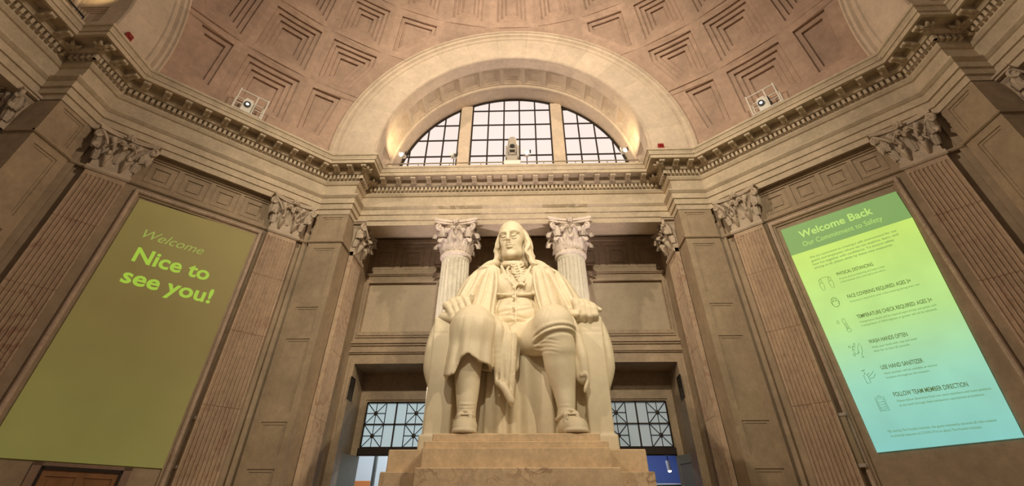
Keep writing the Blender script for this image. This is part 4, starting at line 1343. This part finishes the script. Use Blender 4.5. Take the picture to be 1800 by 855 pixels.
def H(x, y, z):
    y, z = y*math.cos(PIT)-z*math.sin(PIT), z*math.cos(PIT)+y*math.sin(PIT)
    z2 = z*math.cos(TILT)+x*math.sin(TILT); x2 = x*math.cos(TILT)-z*math.sin(TILT)
    return (HC[0]+x2*math.cos(YAW)-y*math.sin(YAW)*-1*-1, HC[1]+x2*math.sin(YAW)+y*math.cos(YAW), HC[2]+z2)


Fh = Field((-.55, 8.75, 7.12), (.65, 10.05, 8.62), .0095)      # the head, on a finer grid


def hell(c, r, k=.05, op='u'): Fh.ell(H(*c), r, k, op, rz=YAW)


# torso under the waistcoat
Fg.ell((.14, 9.55, 6.45), (.70, .50, .62), .1)
Fg.ell((.14, 9.40, 5.70), (.66, .62, .60), .15)
Fg.ell((.14, 9.60, 5.20), (.95, .60, .45), .15)
Fg.cone((-.75, 9.75, 6.78), (1.05, 9.75, 6.74), .26, .26, .2)
Fg.chain([(.10, 9.72, 6.9), (.07, 9.62, 7.55)], [.27, .25], .08)
# creases of the waistcoat
GR = lambda u, u0, w: np.exp(-((u-u0)/w)**2)


def vest(X, Y, Z):
    q = np.abs(X-.14); fade = np.clip((.60-q)/.2, 0, 1)*np.clip((9.3-Y)/.1, 0, 1)
    u = Z - .28*q*q
    d = 0
    for z0, w, a, k in ((6.10, .035, .030, 0), (5.97, .03, .022, .10), (5.84, .03, .020, -.06), (5.70, .04, .026, .12), (5.56, .03, .018, -.10), (5.44, .035, .024, .05)):
        d = d + a*GR(u-k*(X-.14)-.02*np.sin(X*9+z0*7), z0, w)
    return d*fade


Fg.disp((-.5, 8.6, 5.3), (.8, 9.35, 6.3), vest)
Fg.curve([(-.42, 9.08, 6.24), (-.10, 8.99, 6.18), (.13, 8.95, 6.16), (.36, 8.99, 6.18), (.68, 9.08, 6.24)], .022, .05)
# waistcoat opening: overlapping edges and the V above
Fg.curve([(.15, 8.80, 5.10), (.15, 8.78, 5.6), (.14, 8.86, 6.1), (.12, 9.02, 6.42)], .022, .03)
Fg.curve([(.185, 8.78, 5.10), (.185, 8.74, 5.6), (.175, 8.82, 6.1)], .008, .015, 's')
Fg.curve([(.12, 8.99, 6.40), (-.10, 9.07, 6.75), (-.24, 9.2, 7.05)], [.02, .03, .03], .03)
Fg.curve([(.14, 8.98, 6.38), (.40, 9.06, 6.72), (.54, 9.2, 7.02)], [.025, .03, .03], .03)
Fg.ell((-.16, 9.16, 6.52), (.30, .16, .28), .1); Fg.ell((.46, 9.16, 6.52), (.28, .16, .28), .1)
# waistcoat skirts spreading over the lap
Fg.curve([(.10, 8.80, 5.2), (-.02, 8.62, 5.05), (-.10, 8.50, 4.85)], [.12, .10, .06], .08)
Fg.curve([(.18, 8.80, 5.2), (.34, 8.62, 5.08), (.42, 8.5, 4.92)], [.12, .10, .06], .08)
# thighs
Fg.cone((-.33, 9.5, 5.10), (-.77, 8.10, 5.04), .50, .42, .12)
Fg.cone((.58, 9.5, 5.10), (.98, 8.10, 5.06), .50, .44, .12)
# left knee (right in the view), band and stocking
Fg.ell((.99, 8.02, 5.10), (.42, .38, .40), .1)
Fg.cone((.99, 8.06, 5.10), (1.07, 8.10, 4.62), .40, .355, .1)
Fg.cone((.28, 8.80, 4.98), (.70, 8.28, 4.86), .34, .30, .15)
Fg.curve([(1.06, 8.10, 4.70), (1.09, 8.18, 4.30), (1.14, 8.19, 3.85), (1.16, 8.12, 3.50), (1.16, 8.14, 3.30)], [.345, .315, .215, .155, .15], .03, n=10)
for z in (3.52, 3.46, 3.41): Fg.curve([(1.02, 8.02, z), (1.16, 7.95, z-.01), (1.30, 8.03, z)], .010, .02)
# right knee and calf
Fg.ell((-.77, 8.04, 5.06), (.40, .38, .40), .1)
Fg.curve([(-.80, 8.12, 4.9), (-.84, 8.2, 4.25), (-.83, 8.20, 3.85), (-.82, 8.14, 3.50), (-.82, 8.16, 3.30)], [.36, .265, .225, .175, .165], .03, n=10)


def kneeband(X, Y, Z):
    v = Z-.16*(X-1.0)+.22*(X-1.0)**2; f = np.clip((.52-np.sqrt((X-1.03)**2+(Y-8.08)**2))/.08, 0, 1)*np.clip((8.25-Y)/.15, 0, 1)
    d = -.034*GR(v, 4.99, .035)-.030*GR(v, 4.89, .03)+.022*GR(v, 4.94, .018)+.03*GR(v, 4.82, .03)
    for k in range(4): d = d+.014*GR(Z+.25*(X-.9), 4.70-.07*k, .016)*np.clip((1.12-X)/.2, 0, 1)
    for k in range(3): d = d+.020*GR(X-.55*(Z-5.1), .72+.09*k, .02)*np.clip((Z-4.98)/.05, 0, 1)*np.clip((5.4-Z)/.1, 0, 1)
    return d*f


Fg.disp((.45, 7.5, 4.3), (1.6, 8.4, 5.45), kneeband)
for z in (3.56, 3.50, 3.44): Fg.curve([(-.97, 8.02, z), (-.82, 7.94, z-.02), (-.66, 8.03, z)], .012, .02)
# shoes with tongue, sole and heel
for hx, tx, s in ((-.82, -.80, -1), (1.13, 1.30, 1)):
    Fg.chain([(hx, 8.36, 3.16), (hx+(tx-hx)*.5, 8.02, 3.17), (tx, 7.84, 3.12), (tx, 7.76, 3.08)], [.155, .19, .185, .16], .06, sc=(1.12, 1, .9))
    Fg.cone((hx, 8.14, 3.36), (hx+(tx-hx)*.5, 7.98, 3.28), .16, .13, .05)
    dx = (tx-hx)
    Fg.curve([(tx-.20, 7.86, 3.05), (tx-.17, 7.66, 3.05), (tx, 7.585, 3.05), (tx+.17, 7.66, 3.05), (tx+.20, 7.86, 3.05)], .032, .02)
    Fg.curve([(tx-.12, 7.72, 3.20), (tx, 7.69, 3.205), (tx+.12, 7.72, 3.20)], .018, .02)
    Fg.box((hx+dx*.55-.15, 7.80, 3.20), (hx+dx*.55+.15, 7.90, 3.37), .03, .03)
    Fg.curve([(hx-.16, 8.30, 3.34), (hx-.17, 8.06, 3.30), (hx+dx*.5-.13, 7.90, 3.36), (hx+dx*.5, 7.86, 3.42), (hx+dx*.5+.13, 7.90, 3.36), (hx+.18, 8.06, 3.30)], .028, .02)

# head
Fh.cone((.10, 9.74, 7.0), (.07, 9.60, 7.55), .27, .25, .05)
hell((0, .06, .12), (.375, .46, .43), .05)
hell((0, -.10, .12), (.325, .32, .36), .08)
hell((0, -.13, -.26), (.28, .27, .35), .10)
hell((0, -.33, -.53), (.12, .09, .09), .10)
for q in (-1, 1):
    hell((q*.185, -.23, -.13), (.10, .10, .12), .08)
    hell((q*.17, -.13, -.46), (.12, .15, .12), .10)
    hell((q*.130, -.475, .0), (.085, .085, .056), .05, 's')
    hell((q*.128, -.352, .0), (.066, .066, .060), .01)
    L = lambda x, z, y=-.400: H(q*x, y, z)
    Fh.curve([L(.205, -.004, -.375), L(.165, .028, -.402), L(.125, .038, -.415), L(.085, .026, -.412), L(.060, -.002, -.405)], [.010, .013, .014, .013, .010], .008)
    Fh.curve([L(.205, -.004, -.375), L(.165, -.032, -.398), L(.125, -.038, -.408), L(.085, -.028, -.408), L(.060, -.002, -.405)], [.009, .010, .011, .010, .009], .008)
    Fh.curve([L(.215, .035, -.365), L(.135, .068, -.405), L(.065, .045, -.41)], [.010, .012, .010], .03)
    Fh.curve([L(.19, -.080, -.345), L(.13, -.092, -.365), L(.08, -.070, -.37)], [.006, .008, .006], .04)
    Fh.curve([L(.27, .07, -.32), L(.16, .115, -.415), L(.04, .085, -.435)], [.010, .020, .018], .06)
    hell((q*.045, -.505, -.175), (.027, .045, .028), .02)
    hell((q*.022, -.520, -.205), (.012, .018, .014), .012, 's')
    hell((q*.38, .04, -.05), (.035, .085, .13), .03)
    Fh.curve([H(q*.085, -.425, -.19), H(q*.125, -.40, -.26), H(q*.135, -.37, -.33)], [.004, .007, .004], .04, 's')
Fh.curve([H(0, -.42, .09), H(0, -.475, -.03), H(0, -.545, -.15)], [.028, .032, .038], .04)
hell((0, -.535, -.17), (.036, .045, .032), .03)
Fh.curve([H(-.09, -.385, -.300), H(-.03, -.425, -.284), H(0, -.425, -.290), H(.03, -.425, -.284), H(.09, -.385, -.300)], [.008, .017, .015, .017, .008], .03)
Fh.curve([H(-.075, -.385, -.335), H(0, -.425, -.350), H(.075, -.385, -.335)], [.009, .022, .009], .03)
Fh.curve([H(-.10, -.405, -.315), H(0, -.455, -.317), H(.10, -.405, -.315)], [.005, .008, .005], .012, 's')
Fh.curve([H(-.07, -.41, -.40), H(0, -.44, -.405), H(.07, -.41, -.40)], .010, .04, 's')
Fh.curve([H(-.15, -.41, .25), H(0, -.43, .26), H(.15, -.41, .25)], .006, .03, 's')
Fh.curve([H(-.13, -.40, .33), H(0, -.42, .34), H(.13, -.40, .33)], .005, .03, 's')
# neck cloth
for z, r in ((7.22, .03), (7.16, .032)):
    Fg.curve([(-.25, 9.60, z+.05), (-.16, 9.36, z), (.07, 9.27, z-.03), (.31, 9.36, z), (.40, 9.60, z+.05)], r, .04)
# frilled shirt front, gathered a little to one side
rr = random.Random(3)
for i in range(9):
    z = 7.08-.08*i; y = 9.165-.024*i; wv = .085+.10*math.sin(PI*min(1, (i+1)/8)); cx = .13+.02*i
    ph = rr.random()*.06-.03
    Fg.curve([(cx-wv*.9, y+.03, z+.05+ph), (cx-wv*.3, y-.03, z-.01), (cx+wv*.2, y-.01, z+.03), (cx+wv*.7, y-.05, z-.03+ph), (cx+wv*1.3, y+.02, z+.05)], [.014, .030, .024, .032, .014], .012)
Fg.curve([(-.02, 9.12, 7.0), (-.07, 9.03, 6.85), (-.03, 9.02, 6.70), (-.10, 9.0, 6.60)], [.02, .03, .03, .015], .02)

# hands over the chair arms
def hand(wrist, kn0, kn1, side, slant):
    """kn0 = index knuckle, kn1 = little-finger knuckle; side=+1 when the thumb lies towards +x"""
    w0 = np.array(wrist, float); A = np.array(kn0, float); B = np.array(kn1, float); mid = (A+B)/2
    Fg.chain([w0, w0*.35+mid*.65], [.17, .19], .08, sc=(1.25, 1, .85))
    for t in (0, .33, .66, 1.0): Fg.cone(w0*.55+(A+(B-A)*t)*.45, A+(B-A)*t, .13, .098, .05)
    L = (.25, .28, .265, .21)
    for i in range(4):
        K = A+(B-A)*i/3; l = L[i]; dx = slant*.07
        p1 = K+np.array((dx, -.13, -l*.42)); p2 = p1+np.array((dx, -.01, -l*.66)); p3 = p2+np.array((dx*.4, .10, -l*.34))
        Fg.chain([K, p1, p2, p3], [.098, .088, .080, .066], .010)
        Fg.ell(K+np.array((0, -.01, .03)), (.08, .08, .06), .03)
    tb = w0*.5+A*.5
    return tb


hand((-1.26, 8.80, 5.80), (-1.06, 8.43, 5.86), (-1.46, 8.46, 5.70), 1, 1.1)
Fg.chain([(-1.08, 8.62, 5.78), (-.95, 8.42, 5.76), (-.88, 8.30, 5.80), (-.85, 8.24, 5.87)], [.10, .085, .07, .055], .03)
Fg.chain([(-1.52, 8.46, 5.45), (-1.25, 8.38, 5.38), (-1.02, 8.40, 5.34)], [.10, .12, .10], .04)
hand((1.72, 8.80, 5.74), (1.55, 8.44, 5.76), (1.93, 8.46, 5.64), -1, .25)
Fg.chain([(1.58, 8.66, 5.62), (1.44, 8.45, 5.52), (1.46, 8.30, 5.43), (1.54, 8.24, 5.40)], [.10, .09, .075, .06], .03)
Fg.chain([(1.42, 8.42, 5.36), (1.62, 8.38, 5.42), (1.90, 8.42, 5.44)], [.09, .11, .08], .04)
Fg.cone((1.93, 8.5, 5.66), (2.10, 8.42, 5.56), .09, .05, .04)
Fg.D = np.maximum(Fg.D, (2.995+.005)-Fg.ax[2][None, None, :])
fig = Fg.nets('figure', STATUE, STAT, [Fh.surf()])
del Fg, Fh

# --- hair
Hr = Field((-.75, 8.95, 6.95), (1.0, 10.2, 8.55), .018)


def hc(P, r, k=.02): Hr.curve([H(*p) for p in P], r, k)


Hr.ell(H(0, .22, .06), (.44, .40, .44), .05, rz=YAW)
Hr.ell(H(0, .26, -.45), (.48, .34, .50), .1, rz=YAW)
for q in (-1, 1):
    for i in range(12):
        t = i/11; y0 = -.08+.34*t; wob = .022*(-1)**i; sh = .03*math.sin(i*2.1)
        hc([(q*(.325+.03*t), y0, .22-.05*t), (q*(.405+.02*t), y0+.02, .02+sh), (q*(.445+wob), y0-.02, -.24+sh), (q*(.425-wob+.05*t), y0-.04, -.46), (q*(.50+wob), y0-.08, -.64+sh), (q*(.56-wob+.08*t), y0-.15, -.80-.03*(i % 3)), (q*(.66+.04*t), y0-.18, -.86)],
           [.022, .044, .054, .056, .054, .042, .018], .008)
# keep the ears and face clear
Hr.ell(H(0, -.42, -.15), (.33, .30, .50), .04, 's', rz=YAW)
Hr.disp((-.75, 8.95, 6.95), (1.0, 10.2, 8.35), lambda X, Y, Z: .020*np.sin(38*(Y+.35*np.abs(X-.08)+.05*np.sin(7*Z)))*np.clip((8.35-Z)/.3, 0, 1))
Hr.nets('hair', STATUE, STAT); del Hr

# --- coat: collar, sleeves, fronts, skirts over the lap and the falling folds
Ct = Field((-1.95, 7.45, 3.4), (2.35, 10.35, 7.6), .022)
Ct.curve([(-.66, 9.62, 6.90), (-.95, 9.72, 6.55), (-1.16, 9.65, 6.05), (-1.28, 9.30, 5.78), (-1.28, 8.95, 5.74)], [.30, .37, .38, .32, .22], .1)
Ct.curve([(.94, 9.62, 6.88), (1.25, 9.72, 6.52), (1.50, 9.65, 6.02), (1.68, 9.30, 5.74), (1.72, 8.95, 5.70)], [.30, .37, .38, .32, .22], .1)
Ct.cone((-.50, 9.7, 6.96), (.80, 9.7, 6.94), .24, .24, .1)
# fronts: broad flat planes hanging from the shoulders
for s_ in (-1, 1):
    X = lambda v: .14+s_*v
    Ct.curve([(X(.62), 9.32, 6.92), (X(.76), 9.22, 6.4), (X(.84), 9.12, 5.9), (X(.84), 8.98, 5.42)], [.17, .20, .21, .20], .1, sc=(1.45, 1, 1))
    Ct.curve([(X(.95), 9.42, 6.80), (X(1.14), 9.34, 6.35), (X(1.26), 9.16, 5.95)], [.20, .24, .20], .12)
# turned-back front edges and flat collar
Ct.curve([(-.44, 9.28, 7.08), (-.36, 9.06, 6.75), (-.34, 8.92, 6.3), (-.40, 8.84, 5.8), (-.40, 8.78, 5.35)], [.05, .04, .03, .03, .035], .03)
Ct.curve([(.68, 9.28, 7.06), (.62, 9.06, 6.75), (.64, 8.92, 6.3), (.74, 8.84, 5.8), (.82, 8.78, 5.35)], [.05, .04, .03, .03, .035], .03)
Ct.curve([(-.84, 9.36, 7.02), (-.60, 9.30, 7.15), (-.40, 9.48, 7.26), (-.28, 9.85, 7.36), (.1, 10.02, 7.42), (.50, 9.85, 7.36), (.66, 9.48, 7.25), (.86, 9.30, 7.12), (1.10, 9.36, 6.98)], [.03, .06, .09, .10, .10, .10, .09, .06, .03], .04)
Ct.curve([(-.92, 9.34, 6.96), (-.70, 9.20, 7.02), (-.48, 9.20, 7.02)], [.02, .045, .045], .03)
Ct.curve([(1.18, 9.34, 6.92), (.94, 9.20, 7.00), (.72, 9.20, 7.00)], [.02, .045, .045], .03)
Ct.curve([(-.94, 9.28, 6.90), (-.70, 9.13, 6.94), (-.46, 9.12, 6.96)], [.01, .018, .018], .03, 's')
Ct.curve([(1.20, 9.28, 6.86), (.94, 9.13, 6.92), (.70, 9.12, 6.94)], [.01, .018, .018], .03, 's')


def coatf(X, Y, Z):
    q = np.abs(X-.14); u = q/(.62+.23*(7.05-Z))
    fade = np.clip((7.0-Z)/.25, 0, 1)*np.clip((9.75-Y)/.2, 0, 1)
    d = 0
    for u0, w, a in ((.95, .035, .05), (1.08, .05, -.03), (1.22, .04, .06), (1.38, .06, -.03), (1.52, .04, .05), (1.68, .05, -.03), (1.84, .045, .05)):
        d = d + a*GR(u+.02*np.sin(Z*4+u0*9), u0, w)
    return d*fade


Ct.disp((-1.8, 8.5, 5.35), (2.1, 9.8, 7.05), coatf)
# back and sides of the coat on the seat
Ct.ell((.14, 9.95, 6.2), (.95, .35, 1.0), .1)
# cuffs
Ct.curve([(-1.50, 8.98, 5.70), (-1.28, 8.90, 5.98), (-1.06, 8.98, 5.74)], .055, .03)
Ct.curve([(1.50, 8.98, 5.66), (1.72, 8.90, 5.94), (1.95, 8.98, 5.66)], .055, .03)
# coat skirt spread over the right thigh and knee
Ct.cone((-.36, 9.40, 5.14), (-.77, 8.12, 5.08), .54, .455, .1)
Ct.cone((.10, 9.1, 4.95), (-.10, 8.5, 4.85), .30, .24, .12)


def skirt(X, Y, Z):
    cx = -.76 - .07*(5.1-Z); a = np.arctan2(Y-8.17, X-cx)
    rr = .46 + .05*np.clip(5.1-Z, 0, 1) + (.022*np.sin(a*6+.6+.9*Z)+.012*np.sin(a*11+2))*np.clip((5.35-Z)/.5, 0, 1)
    q = np.sqrt((X-cx)**2+(Y-8.17)**2); d = np.maximum(q-rr, Z-5.08)
    hem = np.interp(X.ravel(), [-1.35, -1.20, -1.06, -.95, -.82, -.60, -.42, -.30, -.1], [4.10, 4.02, 4.06, 4.34, 4.42, 4.32, 4.26, 4.25, 4.3]).reshape(X.shape)
    d = np.maximum(d, (hem-Z)*.8)
    inner = np.maximum(q-(rr-.075), Z-5.0)
    return np.maximum(d, -inner)


Ct.ell((-.77, 8.10, 5.06), (.475, .46, .46), .12)
Ct.put(skirt, (-1.40, 7.55, 3.9), (-.1, 8.80, 5.12), .15)
Ct.disp((-1.35, 7.5, 4.2), (-.2, 8.2, 5.35), lambda X, Y, Z: (.022*GR(X+.10*(5.2-Z), -.70, .03)+.016*GR(X+.16*(5.2-Z), -.93, .03)-.018*GR(X+.05*(5.2-Z), -.52, .06))*np.clip((5.3-Z)/.3, 0, 1)*np.clip((Z-4.2)/.1, 0, 1)*np.clip((8.2-Y)/.1, 0, 1))
# folds falling from the lap between the knees
for P, r in (([(-.34, 8.50, 5.30), (-.24, 8.16, 5.08), (-.22, 8.16, 4.7), (-.20, 8.2, 4.2)], [.10, .12, .08, .03]), ([(-.12, 8.6, 5.26), (-.06, 8.30, 4.95), (-.06, 8.22, 4.5), (-.05, 8.24, 4.1)], [.10, .11, .08, .03]),
             ([(.04, 8.65, 5.18), (.08, 8.40, 4.85), (.06, 8.25, 4.4), (.06, 8.26, 3.95)], [.09, .10, .06, .03]), ([(.12, 8.7, 5.10), (.17, 8.50, 4.75), (.16, 8.35, 4.3)], [.07, .07, .05])):
    Ct.curve(P, r, .06)


def fall(X, Y, Z):
    t = np.clip((5.0-Z)/1.4, 0, 1); xl = -.32+.04*t; xr = .20-.10*t
    ph = (X-xl)/(xr-xl)*4.0; saw = np.abs((ph % 1)-.35)*2
    yc = 8.17+.02*t+.05*saw+.02*np.sin(ph*2.2+Z*2)
    d = np.maximum(np.maximum(xl-X, X-xr), np.abs(Y-yc-.10)-.12)
    hem = 4.0-.42*np.clip((X+.20)/.26, 0, 1)+.10*(saw-.5)+.9*np.clip(X-.07, 0, 1)
    return np.maximum(np.maximum(d, (hem-Z)*.7), Z-5.0)*.75


Ct.put(fall, (-.34, 8.0, 3.5), (.22, 8.6, 5.0), .07)
Ct.curve([(-.24, 8.14, 3.99), (-.10, 8.12, 3.90), (.0, 8.13, 3.76), (.07, 8.15, 3.62)], [.02, .03, .035, .03], .08)
# cloth hanging behind the left knee
Ct.curve([(1.42, 8.45, 5.2), (1.50, 8.30, 4.9), (1.56, 8.22, 4.5), (1.58, 8.22, 4.15), (1.54, 8.26, 4.02)], [.10, .10, .11, .09, .06], .05)
Ct.curve([(1.42, 8.3, 4.7), (1.46, 8.24, 4.35), (1.47, 8.24, 4.05)], [.06, .07, .05], .05)
Ct.curve([(1.50, 8.14, 4.10), (1.60, 8.12, 4.12), (1.64, 8.14, 4.02), (1.58, 8.14, 3.88), (1.56, 8.16, 3.80)], [.03, .035, .035, .035, .03], .02)
Ct.curve([(1.38, 8.35, 5.38), (1.44, 8.28, 5.2), (1.52, 8.26, 5.02)], [.08, .07, .05], .04)
# tails thrown over the outside of the chair arms
for s, x in ((-1, -1.66), (1, 2.09)):
    for j, (dy, dz) in enumerate(((0, 0), (.28, .1), (.55, 0))):
        Ct.curve([(x+s*-.10, 8.62+dy, 5.50), (x+s*.0, 8.60+dy, 5.2), (x+s*.075, 8.58+dy, 4.8), (x+s*.08, 8.60+dy, 4.35), (x-s*.02, 8.64+dy, 3.95-dz)], [.07, .10, .115, .11, .05], .06)
Ct.nets('coat', STATUE, STAT); del Ct

# --- armchair with hangings under the seat
Ch = Field((-1.95, 8.2, 2.78), (2.35, 10.75, 6.6), .024)
for lo, hi in (((-1.70, 8.40, 3.0), (-1.16, 10.4, 5.42)), ((1.60, 8.40, 3.0), (2.10, 10.4, 5.42))): Ch.box(lo, hi, .035, .02)
Ch.box((-1.66, 8.43, 5.0), (-.98, 10.4, 5.42), .03, .03); Ch.box((1.52, 8.43, 5.0), (2.12, 10.4, 5.42), .03, .03)
Ch.box((-1.76, 8.33, 2.80), (-1.10, 10.5, 3.09), .02, .02); Ch.box((1.55, 8.33, 2.80), (2.15, 10.5, 3.09), .02, .02)
Ch.box((-1.3, 8.9, 2.9), (1.8, 10.4, 4.8), .04, .02)


def folds(X, Y, Z):
    return -.045*np.sin(X*17+np.sin(X*5)*1.3+.35*np.sin(Z*1.5))*np.clip((Y < 9.2)*1.0, 0, 1)*np.ones_like(Z)


Ch.box((-.50, 8.58, 2.95), (.92, 9.2, 4.78), .08, .03, disp=folds)
Ch.box((-1.2, 8.74, 2.95), (1.62, 9.2, 4.70), .08, .03, disp=lambda X, Y, Z: -.02*np.sin(X*13)*np.ones_like(Z)*np.ones_like(Y))
Ch.box((-1.25, 10.15, 2.95), (1.65, 10.6, 6.4), .10, .04)
for x0, x1 in ((-1.72, -1.1), (1.55, 2.12)): Ch.curve([(x0, 8.395, 5.06), (x1, 8.395, 5.06)], .012, .02, 's', 1)
Ch.nets('armchair', STATUE, STAT); del Ch

# shoe buckles and waistcoat buttons
for x, y in ((-.81, 7.80), (1.225, 7.80)):
    mb = MB()
    for a in ((x-.10, x+.10, y-.03, y+.01, 3.33, 3.35), (x-.10, x+.10, y-.035, y+.01, 3.245, 3.265), (x-.10, x-.075, y-.033, y+.01, 3.245, 3.35), (x+.075, x+.10, y-.033, y+.01, 3.245, 3.35)): mb.bbox(*a, .005)
    mb.obj('shoe_buckle', STATUE, STAT)
for z, y in ((6.30, 8.86), (6.02, 8.76), (5.74, 8.70), (5.46, 8.70), (5.22, 8.74)):
    mb = MB(); mb.tube([(.10, y, z), (.10, y-.03, z), (.10, y-.045, z)], [.042, .040, .02], 12); mb.obj('button', STATUE, STAT, smooth=False)
